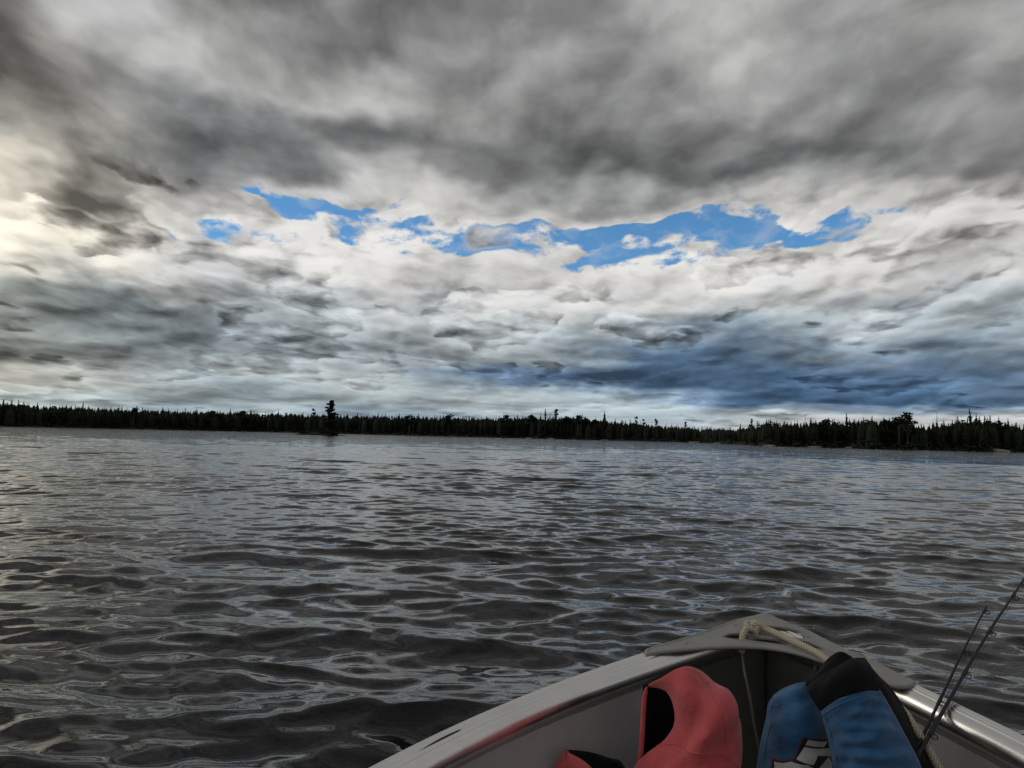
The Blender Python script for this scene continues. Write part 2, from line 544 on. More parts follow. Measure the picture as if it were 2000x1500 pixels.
def spruce(seed, slim=.13, whorls=17, lean=0.0, ragged=.35, bare=.06, per=6, top_club=0.0, crown=None, trunk=None, core=.6):
    """unit-height spruce; crown and trunk go into soups (the same one when none given)"""
    R = random.Random(seed)
    c = crown or Soup()
    t = trunk or c
    tm = 0 if trunk else 1
    def axis(h): return np.array([lean * h * h, lean * .3 * h * h, h])
    t.tube([axis(h) for h in (-.03, .3, .7, .985)], [.014, .011, .006, .0015], 5, tm)
    for i in range(whorls):
        f = (i + R.random() * .7) / whorls
        h = bare + (1 - bare) * f
        rad = slim * (1 - f) ** .95 * (1 + R.uniform(-ragged, ragged)) + .005
        if top_club and f > .72:
            rad *= 1 + top_club
        for k in range(per):
            if R.random() < .10:
                continue
            a = 2 * math.pi * (k + R.random()) / per
            rr = rad * R.uniform(.65, 1.15)
            d = np.array([math.cos(a), math.sin(a), 0])
            e = np.array([-math.sin(a), math.cos(a), 0])
            base = axis(min(h + .02, .99))
            tip = axis(h) + d * rr + np.array([lean * .5, 0, -.28 * rr + R.uniform(-.012, .008)])
            mid = (base * .45 + tip * .55) + np.array([0, 0, .012])
            w = rr * .45 + .003
            c.quad(base, mid + e * w, tip, mid - e * w, 0)
            c.tri(base - np.array([0, 0, .01]), tip, mid + np.array([0, 0, -.045 * R.uniform(.6, 1.3)]), 0)
    if core:
        ring = [(math.cos(q * math.pi / 3), math.sin(q * math.pi / 3)) for q in range(6)]
        for lo, hi, r0, r1 in ((.02, .55, core * slim * .75, core * slim * .62), (.55, .93, core * slim * .62, .004)):
            a0, a1 = axis(lo), axis(hi)
            for q in range(6):
                p, n = ring[q], ring[(q + 1) % 6]
                c.quad(a0 + np.array([p[0] * r0, p[1] * r0, 0]), a0 + np.array([n[0] * r0, n[1] * r0, 0]),
                       a1 + np.array([n[0] * r1, n[1] * r1, 0]), a1 + np.array([p[0] * r1, p[1] * r1, 0]), 0)
    c.tri(axis(.93) + np.array([.008, 0, 0]), axis(.93) - np.array([.008, 0, 0]), axis(1.0), 0)
    c.tri(axis(.93) + np.array([0, .008, 0]), axis(.93) - np.array([0, .008, 0]), axis(1.0), 0)
    return c, t


def clumps(c, R, centre, rx, rz, n, size, m=0):
    for _ in range(n):
        v = np.array([R.gauss(0, 1), R.gauss(0, 1), R.gauss(0, 1)])
        v /= np.linalg.norm(v) + 1e-6
        q = centre + v * np.array([rx, rx, rz]) * R.uniform(.35, 1.0) ** .6
        a = np.array([R.gauss(0, 1), R.gauss(0, 1), R.gauss(0, .7)]) * size
        b = np.array([R.gauss(0, 1), R.gauss(0, 1), R.gauss(0, .7)]) * size
        c.quad(q - a, q - b * .8, q + a, q + b, m)


def broadleaf(seed, crown=None, trunk=None):
    R = random.Random(seed)
    c = crown or Soup()
    t = trunk or c
    tm = 0 if trunk else 1
    t.tube([(0, 0, -.03), (.01, .0, .35), (.02, .01, .8)], [.020, .015, .004], 5, tm)
    for i in range(9):
        h = R.uniform(.38, .93)
        a = R.uniform(0, 6.28)
        q = R.uniform(.05, .22) * (1.15 - h)
        p = np.array([math.cos(a) * q * 1.6, math.sin(a) * q * 1.6, h])
        t.tube([(.01, 0, h - .18), p], [.007, .002], 4, tm)
        clumps(c, R, p, R.uniform(.07, .12), R.uniform(.06, .10), 34, .028)
    return c, t


def pine(seed, crown=None, trunk=None):
    R = random.Random(seed)
    c = crown or Soup()
    t = trunk or c
    tm = 0 if trunk else 1
    lean = R.uniform(-.06, .06)
    t.tube([(0, 0, -.03), (lean * .3, 0, .5), (lean, 0, .97)], [.015, .011, .004], 5, tm)
    for i in range(15):
        h = R.uniform(.45, .97)
        a = R.uniform(0, 6.28)
        q = R.uniform(.03, .12) * (1.35 - h)
        p = np.array([lean * h + math.cos(a) * q, math.sin(a) * q, h + .02])
        t.tube([(lean * h, 0, h - .03), p], [.005, .002], 4, tm)
        clumps(c, R, p, .045, .030, 22, .018)
    return c, t


def snag(seed):
    R = random.Random(seed)
    c = Soup()
    b = R.uniform(-.05, .05)
    c.tube([(0, 0, -.03), (b * .5, 0, .5), (b, .01, 1.0)], [.011, .008, .003], 5)
    for i in range(9):
        h = R.uniform(.45, .96)
        a = R.uniform(0, 6.28)
        q = R.uniform(.03, .08)
        c.tube([(b * h, 0, h), (b * h + math.cos(a) * q, math.sin(a) * q, h + R.uniform(-.02, .03))], [.003, .001], 3)
    return c


def make_tree_meshes():
    kinds = {'spruce': [], 'broad': [], 'pine': [], 'snag': []}
    for i in range(7):
        c, _ = spruce(i, slim=(.15, .18, .12, .21, .16, .10, .17)[i], ragged=(.3, .4, .5, .3, .45, .5, .35)[i],
                      lean=(0, .03, -.03, 0, .02, -.02, .04)[i], top_club=(0, 0, .5, 0, 0, .9, 0)[i])
        kinds['spruce'].append(c.mesh('spruce_tree', [needle_mat, bark_mat]))
    for i in range(4):
        kinds['broad'].append(broadleaf(20 + i)[0].mesh('broadleaf_tree', [broad_mat, bark_mat]))
        kinds['pine'].append(pine(40 + i)[0].mesh('pine_tree', [needle_mat, bark_mat]))
        kinds['snag'].append(snag(60 + i).mesh('dead_tree', [dead_mat]))
    return kinds


TREES = make_tree_meshes()
NAMES = {'spruce': 'spruce_tree', 'broad': 'broadleaf_tree', 'pine': 'pine_tree', 'snag': 'dead_tree'}
trng = random.Random(5)


def ground_h(dep):
    return float(np.interp(dep, [-3, 0, 1.2, 3, 8, 20, 45, 90, 200, 500], [-1, -.1, .45, .8, 1.2, 1.8, 2.4, 3, 5, 8]))


def plant(kind, az, depth, top, label, group=None, var=None, wide=1.0):
    """one tree on the land; top = height of its tip above the lake"""
    d = float(shore(az)) + depth
    z = ground_h(depth)
    me = TREES[kind][trng.randrange(len(TREES[kind])) if var is None else var]
    o = link(NAMES[kind], me)
    x, y, _ = polar(az, d)
    o.location = (x, y, z - .05)
    h = top - z
    w = h * wide * trng.uniform(.9, 1.15)
    o.scale = (w, w, h)
    o.rotation_euler = (trng.uniform(-.02, .02), trng.uniform(-.02, .02), trng.uniform(0, 6.28))
    tag(o, label, 'tree', group)
    return o


# trees that stand out of the far treeline
for kind, az, top, label in (
    ('spruce', -30.09, 12.4, 'tall spruce rising above the low treeline at the left of the far shore'),
    ('spruce', -34.45, 11.6, 'leftmost spruce of the far shore at the edge of the picture'),
    ('spruce', 2.66, 14.8, 'dense pointed spruce towering over the middle of the far treeline'),
    ('spruce', 7.19, 13.9, 'lone tall spruce where the far treeline starts to sink right of the middle'),
    ('spruce', 31.9, 11.0, 'tallest spruce on the right-hand point, its thin tip above all others'),
    ('spruce', 24.41, 9.5, 'tallest of the even row of pointed spruces on the right-hand point'),
    ('spruce', 17.2, 7.2, 'small separate spruce at the inner end of the right-hand point'),
    ('pine', 9.6, 11.2, 'taller of the two flat-crowned pines leaning above the sinking treeline'),
    ('pine', 10.2, 10.0, 'shorter of the two flat-crowned pines above the sinking treeline'),
    ('pine', 11.14, 10.0, 'open-crowned pine sticking up between the flat-crowned pair and the low cove trees'),
    ('pine', 13.3, 8.6, 'thin open pine standing alone above the lowest stretch of treeline'),
    ('pine', 17.97, 8.0, 'spreading wind-bent pine at the inner tip of the right-hand point'),
    ('pine', -14.9, 13.2, 'thin-crowned pine just left of the tree on the islet'),
    ('pine', 3.49, 14.3, 'wispy pine just right of the tallest spruce in the middle of the far shore'),
    ('broad', 27.65, 9.0, 'left of the two rounded leafy trees among the spruces on the right point'),
    ('broad', 28.18, 9.7, 'right and taller of the two rounded leafy trees on the right point'),
    ('snag', 29.91, 10.0, 'bare dead trunk leaning above the spruces right of the two leafy trees'),
    ('snag', 21.66, 8.9, 'bare dead trunk among the spruces at the left of the right-hand point'),
    ('snag', 30.97, 9.7, 'bare dead trunk just left of the tallest spruce on the right point'),
    ('snag', 11.9, 8.9, 'thin dead trunk above the sinking treeline right of the middle'),
):
    plant(kind, az, 5.0 if kind != 'broad' else 4.0, top, label, wide=1.15 if kind == 'broad' else 1.0)

# the rest of the trees one can tell apart, by stretch of shore
STRETCH = (
    (-36.5, -30.4, 'dark spruce in the far treeline between the left picture edge and the tall left spruce', 'spruces at the far left'),
    (-29.8, -23.0, 'dark spruce in the far treeline just right of the tall left spruce', 'spruces right of the tall left spruce'),
    (-23.0, -15.5, 'dark spruce in the far treeline approaching the islet from the left', 'spruces left of the islet'),
    (-13.0, -5.0, 'dark spruce in the far treeline just right of the islet', 'spruces right of the islet'),
    (-5.0, 2.4, 'dark spruce in the far treeline just left of the towering middle spruce', 'spruces left of the towering middle spruce'),
    (2.9, 7.0, 'dark spruce between the towering middle spruce and the lone tall spruce', 'spruces between the two tall middle spruces'),
    (7.4, 12.0, 'short spruce on the sinking treeline below the flat-crowned pines', 'spruces on the sinking treeline'),
    (12.0, 17.0, 'short spruce in the lowest treeline at the head of the cove', 'short spruces at the head of the cove'),
    (18.3, 22.0, 'pointed spruce at the inner end of the right-hand point', 'spruces at the inner end of the right point'),
    (22.0, 27.4, 'pointed spruce in the even row left of the two leafy trees', 'spruces left of the two leafy trees'),
    (28.5, 31.7, 'pointed spruce between the two leafy trees and the tallest right-hand spruce', 'spruces right of the two leafy trees'),
    (32.1, 36.0, 'pointed spruce between the tallest right-hand spruce and the right picture edge', 'spruces at the far right'))
for a0, a1, label, group in STRETCH:
    n = int((a1 - a0) * (3.6 if a0 < 18 else 5.2))
    for i in range(n):
        az = a0 + (a1 - a0) * (i + trng.uniform(.1, .9)) / n
        top = float(np.interp(az, TOP_AZ, TOP_H)) * trng.choice((.86, .91, .95, .98, 1.02, 1.08)) + .3
        plant('spruce', az, trng.uniform(2.5, 9), top, label, group)
for az, k in ((5.19, 1.09), (4.33, 1.06), (5.79, 1.02), (1.64, 1.1), (-4.7, 1.14), (-7.83, 1.08), (-.35, 1.1), (33.38, 1.0), (22.88, 1.1), (27.02, 1.0), (-27, 1.05), (-20, 1.08), (6.5, 1.0), (-22, 1.06)):
    right = az > 18
    plant('broad', az, 4.5, float(np.interp(az, TOP_AZ, TOP_H)) * k * .93 + .3,
          'round leafy tree crown among the spruces on the right-hand point' if right else 'round leafy tree crown among the spruces of the far treeline',
          'leafy trees on the right point' if right else 'leafy trees on the far shore', wide=1.45)


def build_wood():
    """the mass of trees behind: nobody could count these"""
    rng = np.random.default_rng(8)
    src = []
    for i in range(6):
        c, _ = spruce(100 + i, slim=(.24, .27, .21, .28, .24, .19)[i], whorls=9, per=4, ragged=.45, core=.95)
        V, F, mi = c.arrays()
        src.append((V, F, mi))
    for i in range(3):
        V, F, mi = broadleaf(130 + i)[0].arrays()
        src.append((V, F, mi + 2))
    Vs, Fs, Ms, off = [], [], [], 0
    n = 5000
    az = np.concatenate([rng.uniform(-58, 17.5, 3400), rng.uniform(17, 58, 1600)])
    dep = rng.uniform(4, 48, n)
    top = np.interp(az, TOP_AZ, TOP_H) * rng.uniform(.72, .97, n) * np.where(dep > 20, 1.03, 1) + .4
    for a, d, t in zip(az, dep, top):
        k = rng.integers(0, 6) if rng.random() < .9 else rng.integers(6, 9)
        V, F, mi = src[k]
        q = rng.uniform(0, 6.28)
        z = ground_h(d)
        h = t - z
        w = h * rng.uniform(1.0, 1.4)
        c, s = math.cos(q) * w, math.sin(q) * w
        p = polar(a, float(shore(a)) + d)
        W = np.stack([V[:, 0] * c - V[:, 1] * s + p[0], V[:, 0] * s + V[:, 1] * c + p[1], V[:, 2] * h + z - .1], 1)
        Vs.append(W)
        Fs.append(F + off)
        Ms.append(mi)
        off += len(V)
    # shrubs along the water's edge
    R = random.Random(9)
    sb = Soup()
    for i in range(1100):
        a = R.uniform(-58, 58)
        d = R.uniform(.0, 4.0)
        p = polar(a, float(shore(a)) + d, ground_h(d) + .3)
        clumps(sb, R, np.array(p), R.uniform(.6, 1.5), R.uniform(.4, .9), 12, .30, R.choice((0, 0, 2)))
    V, F, mi = sb.arrays()
    Vs.append(V); Fs.append(F + off); Ms.append(mi)
    me = mesh_np('wood', np.concatenate(Vs), np.concatenate(Fs), [needle_mat, bark_mat, broad_mat], False, np.concatenate(Ms))
    tag(link('forest', me), 'dark mass of spruce wood behind the front trees of the far shore', 'forest', kind='stuff')


build_wood()

# ------------------------------------------------------------------ islet with its wind-bent tree, rocks
rock_mat = mottled('granite', (.12, .115, .105), (.36, .34, .31), 1.4, .85, .5, 6, bdist=.1)
dark_rock_mat = mottled('wet_rock', (.035, .033, .03), (.085, .08, .07), 2.0, .5, .4, 6, bdist=.1)


def rock_mesh(name, seed, mat, flat=.5):
    rng = np.random.default_rng(seed)
    bm = bmesh.new()
    bmesh.ops.create_icosphere(bm, subdivisions=2, radius=1)
    dirs = rng.normal(size=(9, 3))
    dirs /= np.linalg.norm(dirs, axis=1)[:, None]
    cut = rng.uniform(.55, .95, 9)
    for v in bm.verts:
        c = np.array(v.co)
        for dd, k in zip(dirs, cut):
            e = c @ dd
            if e > k:
                c = c - dd * (e - k) * .85
        c += rng.normal(0, .025, 3)
        v.co = (c[0], c[1], c[2] * flat)
    me = bpy.data.meshes.new(name)
    bm.to_mesh(me)
    bm.free()
    me.materials.append(mat)
    return me


def rock(az, d, size, flat, seed, label, mat=rock_mat, z=0.0, group=None, name='rock'):
    o = link(name, rock_mesh(name, seed, mat, flat))
    o.location = polar(az, d, z)
    o.scale = (size, size * .7, size * .6)
    o.rotation_euler = (0, 0, -RAD(az))
    return tag(o, label, 'rock', group)


rock(1.48, float(shore(1.48)) - .5, 2.8, .22, 1, 'low pale rock at the waterline below the middle of the far shore')
rock(3.06, float(shore(3.06)) - .5, 2.2, .25, 2, 'small pale rock at the waterline beneath the tallest middle spruce')
rock(7.2, float(shore(7.2)) - .5, 2.4, .2, 3, 'thin pale rock at the waterline beneath the lone tall spruce')
rock(14.2, float(shore(14.2)) - .6, 4.2, .2, 4, 'long pale rock shelf at the waterline in the cove')
rock(15.6, float(shore(15.6)) - .6, 2.6, .18, 14, 'low pale rock just right of the long rock shelf in the cove')
rock(19.2, float(shore(19.2)) - .5, 1.8, .3, 5, 'pale rock at the inner end of the right-hand point')
rock(22.3, float(shore(22.3)) - .5, 1.9, .2, 6, 'flat pale rock at the waterline left of the middle of the right point')
rock(24.6, float(shore(24.6)) - .5, 1.6, .25, 7, 'small pale rock at the waterline in the middle of the right point')
rock(33.3, float(shore(33.3)) - .2, 2.9, .55, 8, 'biggest pale boulder on the shore near the right picture edge')
rock(-22.09, 190, 1.7, .14, 9, 'dark flat rock barely above the water left of the islet', dark_rock_mat)
rock(-1.68, 232, 1.3, .16, 10, 'left of two dark specks of rock in the open water mid-lake', dark_rock_mat)
rock(-.5, 238, .8, .5, 11, 'right of two dark specks of rock in the open water mid-lake', dark_rock_mat)

ISL = polar(-14.45, 216)


def build_islet():
    n, m = 48, 9
    V = []
    for k in range(m):
        f = k / (m - 1)
        for q in range(n):
            a = 2 * math.pi * q / n
            rx = 6.9 * (1 + .10 * math.sin(3 * a + 1) + .05 * math.sin(7 * a)) * (1 - f)
            z = -.4 + 1.5 * f ** .55 + .10 * math.sin(5 * a + 9 * f)
            V.append((rx * math.cos(a) - .25 * rx, rx * .55 * math.sin(a), z))
    V = np.array(V)
    ii = np.arange(m - 1)[:, None] * n
    j = np.arange(n)[None, :]
    F = np.stack([ii + j, ii + (j + 1) % n, ii + n + (j + 1) % n, ii + n + j], -1).reshape(-1, 4)
    o = tag(link('islet', mesh_np('islet', V, F, ground_mat)), kind='structure')
    o.location = ISL
    o.rotation_euler = (0, 0, RAD(14.45))
    R = random.Random(3)
    sb = Soup()
    for i in range(110):
        u = R.uniform(-5.0, 4.6)
        clumps(sb, R, np.array((u, R.uniform(-1.8, 1.5), .55 + .5 * math.exp(-(u - 1) ** 2 / 8))), R.uniform(.4, .8), R.uniform(.3, .6), 12, .2, 0)
    s = link('islet_shrubs', sb.mesh('islet_shrubs', [broad_mat, bark_mat]))
    s.location, s.rotation_euler = o.location, o.rotation_euler
    tag(s, 'low green and brown shrubs covering the islet', 'shrubs', kind='stuff')
    # wind-bent spruce
    root = empty('spruce_tree', ISL + np.array([2.1, .9, .7]))
    tag(root, 'wind-bent ragged spruce standing alone on the small islet', 'tree')
    c, t = Soup(), Soup()
    Rr = random.Random(21)
    H = 9.2
    def axis(h): return np.array([.55 * h + .9 * h * h * .5 - .6, 0, h * H])
    t.tube([axis(h) for h in (-.05, .3, .6, .85, 1.0)], [.16, .13, .09, .05, .015], 6)
    for i in range(72):
        h = .10 + .90 * (i + Rr.random()) / 72
        reach = (3.7 * (1 - h) ** .8 + .45) * Rr.uniform(.5, 1.15)
        a = Rr.uniform(-1.9, 1.9) if Rr.random() < .8 else Rr.uniform(0, 6.28)
        d = np.array([math.cos(a), math.sin(a) * .8, 0])
        p0 = axis(h)
        p1 = p0 + d * reach * .6 + np.array([.1, 0, .15])
        p2 = p0 + d * reach + np.array([.25, 0, .05 + Rr.uniform(-.25, .35)])
        t.tube([p0, p1, p2], [.03, .02, .006], 4)
        for q in range(7):
            f = .25 + .75 * (q + Rr.random()) / 7
            pp = p0 + (p2 - p0) * f
            clumps(c, Rr, pp, .36, .24, 7, .17)
    link('trunk', t.mesh('trunk', [bark_mat]), root)
    link('crown', c.mesh('crown', [needle_mat]), root)
    rock(-12.8, 215.4, 1.2, .3, 12, 'dark rock at the right end of the islet', dark_rock_mat)
    rock(-16.05, 215, 2.2, .16, 13, 'dark flat rock trailing off the left end of the islet', dark_rock_mat)


build_islet()


# ------------------------------------------------------------------ boat materials
def aluminium(name, base=(.93, .92, .90), rough=.24, streak=.12):
    m, g, b = new_mat(name, base, rough, 1.0)
    uv = g.n('ShaderNodeUVMap').outputs[0]
    st = g.noise(g.v('MULTIPLY', uv, (1.2, 160, 1)), 1.0, 4, .6)
    blot = g.noise(uv, 9.0, 5, .6)
    g.put(b.inputs['Roughness'], g.add(rough - .08, g.add(g.mul(st, streak), g.mul(blot, .14))))
    g.put(b.inputs['Base Color'], g.ramp(g.add(g.mul(st, .5), g.mul(blot, .5)), [(.3, tuple(q * .78 for q in base)), (.7, base)]))
    bp = g.n('ShaderNodeBump')
    bp.inputs['Strength'].default_value = .25
    bp.inputs['Distance'].default_value = .0006
    g.put(bp.inputs['Height'], st)
    g.put(b.inputs['Normal'], bp.outputs[0])
    return m


def fabric(name, c0, c1, weave=900, rough=.85, bump=.5, sheen=.2):
    m, g, b = new_mat(name, c0, rough, 0, .25)
    b.inputs['Sheen Weight'].default_value = sheen
    b.inputs['Sheen Roughness'].default_value = .5
    co = g.n('ShaderNodeTexCoord').outputs['Object']
    f = g.noise(co, 22, 6, .6)
    g.put(b.inputs['Base Color'], g.ramp(f, [(.3, c0), (.7, c1)]))
    bp = g.n('ShaderNodeBump')
    bp.inputs['Strength'].default_value = bump
    bp.inputs['Distance'].default_value = .004
    cr = g.noise(g.v('MULTIPLY', co, (1.0, .6, 1.9)), 16, 4, .55, dist=.6)
    crease = g.m('POWER', g.m('ABSOLUTE', g.mad(cr, 2, -1)), .5)         # sharp-bottomed creases
    h = g.add(g.mul(g.noise(co, 34, 3, .5), .7), g.add(g.mul(crease, .9), g.mul(g.noise(co, weave * .35, 2, .5), .12)))
    g.put(bp.inputs['Height'], h)
    g.put(b.inputs['Normal'], bp.outputs[0])
    return m


alu_mat = aluminium('gunwale_aluminium')
cap_mat = mottled('grey_cast_plastic', (.26, .25, .24), (.33, .32, .305), 14, .55, .35, 240, spec=.4, bdist=.001)
panel_mat = mottled('painted_grey_aluminium', (.27, .255, .255), (.36, .345, .345), 3.2, .5, .18, 60, spec=.45, bdist=.002)
bow_shade = mottled('dark_bow_shade', (.060, .064, .058), (.095, .098, .09), 5, .6, .3, 50, bdist=.003)  # shade inside the bow put into the lining's colour
hull_mat = mottled('outer_hull_paint', (.10, .11, .12), (.15, .16, .17), 2.5, .4, spec=.5)
deck_mat = mottled('deck_carpet', (.06, .06, .06), (.10, .10, .095), 40, .95, .6, 300, bdist=.003)
black_rubber = mottled('black_rubber', (.012, .012, .012), (.03, .03, .03), 30, .6)
red_cloth = fabric('red_nylon', (.48, .075, .088), (.62, .11, .12))
blue_cloth = fabric('blue_nylon', (.020, .085, .205), (.042, .135, .275))
black_cloth = fabric('black_neoprene', (.004, .004, .0045), (.008, .008, .0085), bump=.35, sheen=.0)
white_print = mottled('white_print', (.55, .56, .54), (.66, .67, .65), 30, .6)
black_print = mottled('black_print', (.010, .010, .011), (.02, .02, .02), 30, .6)
red_print = mottled('dark_red_piping', (.16, .010, .018), (.24, .016, .026), 30, .7)
graphite = mottled('graphite_rod', (.006, .0065, .009), (.014, .015, .02), 60, .35, spec=.4)
guide_metal = mottled('dark_guide_metal', (.05, .05, .055), (.10, .10, .11), 60, .35, metal=.8)
cork_mat = mottled('cork_grip', (.30, .19, .10), (.42, .28, .16), 90, .85, .4, 200, bdist=.002)


def rope_mat():
    m, g, b = new_mat('braided_rope', (.5, .45, .36), .85, 0, .2)
    uv = g.n('ShaderNodeUVMap').outputs[0]
    sp = g.n('ShaderNodeSeparateXYZ')
    g.put(sp.inputs[0], uv)
    a = g.m('SINE', g.add(g.mul(sp.outputs[1], 2 * math.pi * 5), g.mul(sp.outputs[0], 800)))
    c = g.m('SINE', g.sub(g.mul(sp.outputs[1], 2 * math.pi * 5), g.mul(sp.outputs[0], 800)))
    f = g.step(g.m('MAXIMUM', a, c), -.2, .8)
    dirt = g.noise(g.n('ShaderNodeTexCoord').outputs['Object'], 60, 4, .6)
    f = g.mul(f, g.mad(dirt, .5, .7))
    g.put(b.inputs['Base Color'], g.ramp(f, [(.0, (.26, .22, .165)), (.4, (.42, .37, .28)), (1.0, (.62, .56, .45))]))
    return m


rope_m = rope_mat()
cord_m = mottled('shaded_cord', (.09, .085, .075), (.30, .28, .24), 420, .9, .6, 500, detail=2, bdist=.002)  # rope tail below the cap: its shade put into a darker colour


# ------------------------------------------------------------------ geometry helpers in the boat's own frame
# boat coordinates: t to starboard, s aft of the bow tip, z above the water
def loc(t, s, z):
    return np.stack([np.asarray(t, float), -np.asarray(s, float), np.asarray(z, float)], -1)


def boat_thing(name, label, cat, group=None):
    o = empty(name, BOW, -HEAD)
    return tag(o, label, cat, group)


def quads(nu, nv, wrap=False):
    i = np.arange(nu - 1)[:, None] * nv
    j = np.arange(nv if wrap else nv - 1)[None, :]
    k = (j + 1) % nv
    return np.stack([i + j, i + k, i + nv + k, i + nv + j], -1).reshape(-1, 4)


def set_uv(me, u, v):
    lay = me.uv_layers.new(name='UVMap')
    vi = np.empty(len(me.loops), np.int32)
    me.loops.foreach_get('vertex_index', vi)
    lay.data.foreach_set('uv', np.stack([u[vi], v[vi]], 1).astype(np.float32).ravel())


def catmull(P, n):
    """resample the first axis of P with a Catmull-Rom spline, n steps per span"""
    P = np.asarray(P, float)
    Q = np.concatenate([2 * P[:1] - P[1:2], P, 2 * P[-1:] - P[-2:-1]])
    out = []
    for i in range(len(P) - 1):
        a, b, c, d = Q[i], Q[i + 1], Q[i + 2], Q[i + 3]
        for k in range(n):
            t = k / n
            out.append(.5 * ((2 * b) + (c - a) * t + (2 * a - 5 * b + 4 * c - d) * t * t + (3 * b - a - 3 * c + d) * t ** 3))
    out.append(P[-1])
    return np.array(out)


def tube(name, path, rad, mat, parent=None, k=12, braid=0.0, caps=True, uv=True):
    """tube along path (n,3) in local metres; rad scalar or per point"""
    P = np.asarray(path, float)
    n = len(P)
    rad = np.broadcast_to(np.asarray(rad, float), (n,))
    T = np.gradient(P, axis=0)
    T /= np.linalg.norm(T, axis=1)[:, None] + 1e-12
    u = np.cross(T[0], (0, 0, 1.0) if abs(T[0][2]) < .9 else (1.0, 0, 0))
    u /= np.linalg.norm(u)
    U = [u]
    for i in range(1, n):
        u = u - T[i] * (u @ T[i])
        u /= np.linalg.norm(u)
        U.append(u)
    U = np.array(U)
    W = np.cross(T, U)
    ln = np.concatenate([[0], np.cumsum(np.linalg.norm(np.diff(P, axis=0), axis=1))])
    th = np.arange(k) * 2 * math.pi / k
    r = rad[:, None] * np.ones(k)[None]
    if braid:
        a = np.sin(5 * th[None] + 800 * ln[:, None])
        b = np.sin(5 * th[None] - 800 * ln[:, None])
        r = r * (1 + braid * np.maximum(a, b))
    V = P[:, None] + r[..., None] * (np.cos(th)[None, :, None] * U[:, None] + np.sin(th)[None, :, None] * W[:, None])
    V = V.reshape(-1, 3)
    F = quads(n, k, True)
    nv = len(V)
    if caps:
        V = np.concatenate([V, P[:1], P[-1:]])
        j = np.arange(k)
        j2 = (j + 1) % k
        F = np.concatenate([F, np.stack([j2, j, np.full(k, nv), np.full(k, nv)], 1)[:, [0, 1, 2, 2]], np.stack([(n - 1) * k + j, (n - 1) * k + j2, np.full(k, nv + 1), np.full(k, nv + 1)], 1)])
        quad = F[:quads(n, k, True).shape[0]]
        tri = np.concatenate([quad[:, [0, 1, 2]], quad[:, [0, 2, 3]], F[len(quad):, :3]])
        F = tri
    me = mesh_np(name, V, F, mat, True)
    if uv:
        uu = np.repeat(ln, k)
        vv = np.tile(th / (2 * math.pi), n)
        if caps:
            uu = np.concatenate([uu, [0, ln[-1]]])
            vv = np.concatenate([vv, [0, 0]])
        set_uv(me, uu, vv)
    return link(name, me, parent)


def cloth(name, ctrl, mat, parent, thick=.012, up=9, fold=0.0, fdir=(0, 1), fk=40.0, seed=0, puff=0.0):
    """a sheet of cloth through a grid of control points (t, s, z), with folds, given real thickness"""
    P = np.array(ctrl, float)
    P = np.stack([P[..., 0], -P[..., 1], P[..., 2]], -1)
    A = catmull(P, up)
    A = catmull(A.transpose(1, 0, 2), up).transpose(1, 0, 2)
    nu, nv = A.shape[:2]
    du, dv = np.gradient(A, axis=0), np.gradient(A, axis=1)
    N = np.cross(du, dv)
    N /= np.linalg.norm(N, axis=2)[..., None] + 1e-12
    if N[nu // 2, nv // 2, 1] > 0:          # face aft, towards the open boat
        N = -N
        flip = True
    else:
        flip = False
    u = np.linspace(0, 1, nu)[:, None] * np.ones(nv)[None]
    v = np.ones(nu)[:, None] * np.linspace(0, 1, nv)[None]
    rng = np.random.default_rng(seed)
    h = np.zeros_like(u)
    if fold:
        for q in range(5):
            a = math.atan2(fdir[1], fdir[0]) + rng.normal(0, .35)
            k = fk * rng.uniform(.55, 1.5)
            ph = rng.uniform(0, 6.28)
            w = np.sin(k * (u * math.cos(a) + v * math.sin(a)) + ph + 1.4 * np.sin(3.1 * v + 2.3 * u + ph * 2))
            env = .5 + .5 * np.sin(rng.uniform(3, 6) * u + rng.uniform(3, 6) * v + rng.uniform(0, 6.28))
            h += fold * .55 * (np.abs(w) ** .7 * np.sign(w)) * env
    edge = np.minimum(np.minimum(u, 1 - u) * 6, 1) * np.minimum(np.minimum(v, 1 - v) * 6, 1)
    A = A + N * (h * edge + puff * np.sin(math.pi * u) * np.sin(math.pi * v))[..., None]
    Bk = A - N * (thick * (.25 + .75 * np.clip(edge * 1.5, 0, 1)))[..., None]
    V = np.concatenate([A.reshape(-1, 3), Bk.reshape(-1, 3)])
    F = quads(nu, nv)
    n = nu * nv
    if flip:
        F = F[:, ::-1]
    Fb = F[:, ::-1] + n
    ring = np.concatenate([np.arange(nv), np.arange(1, nu) * nv + nv - 1, (nu - 1) * nv + np.arange(nv - 2, -1, -1), np.arange(nu - 2, 0, -1) * nv])
    r2 = np.roll(ring, -1)
    Fs = np.stack([ring, r2, r2 + n, ring + n], 1)
    if not flip:
        Fs = Fs[:, ::-1]
    me = mesh_np(name, V, np.concatenate([F, Fb, Fs]), mat, True)
    return link(name, me, parent)


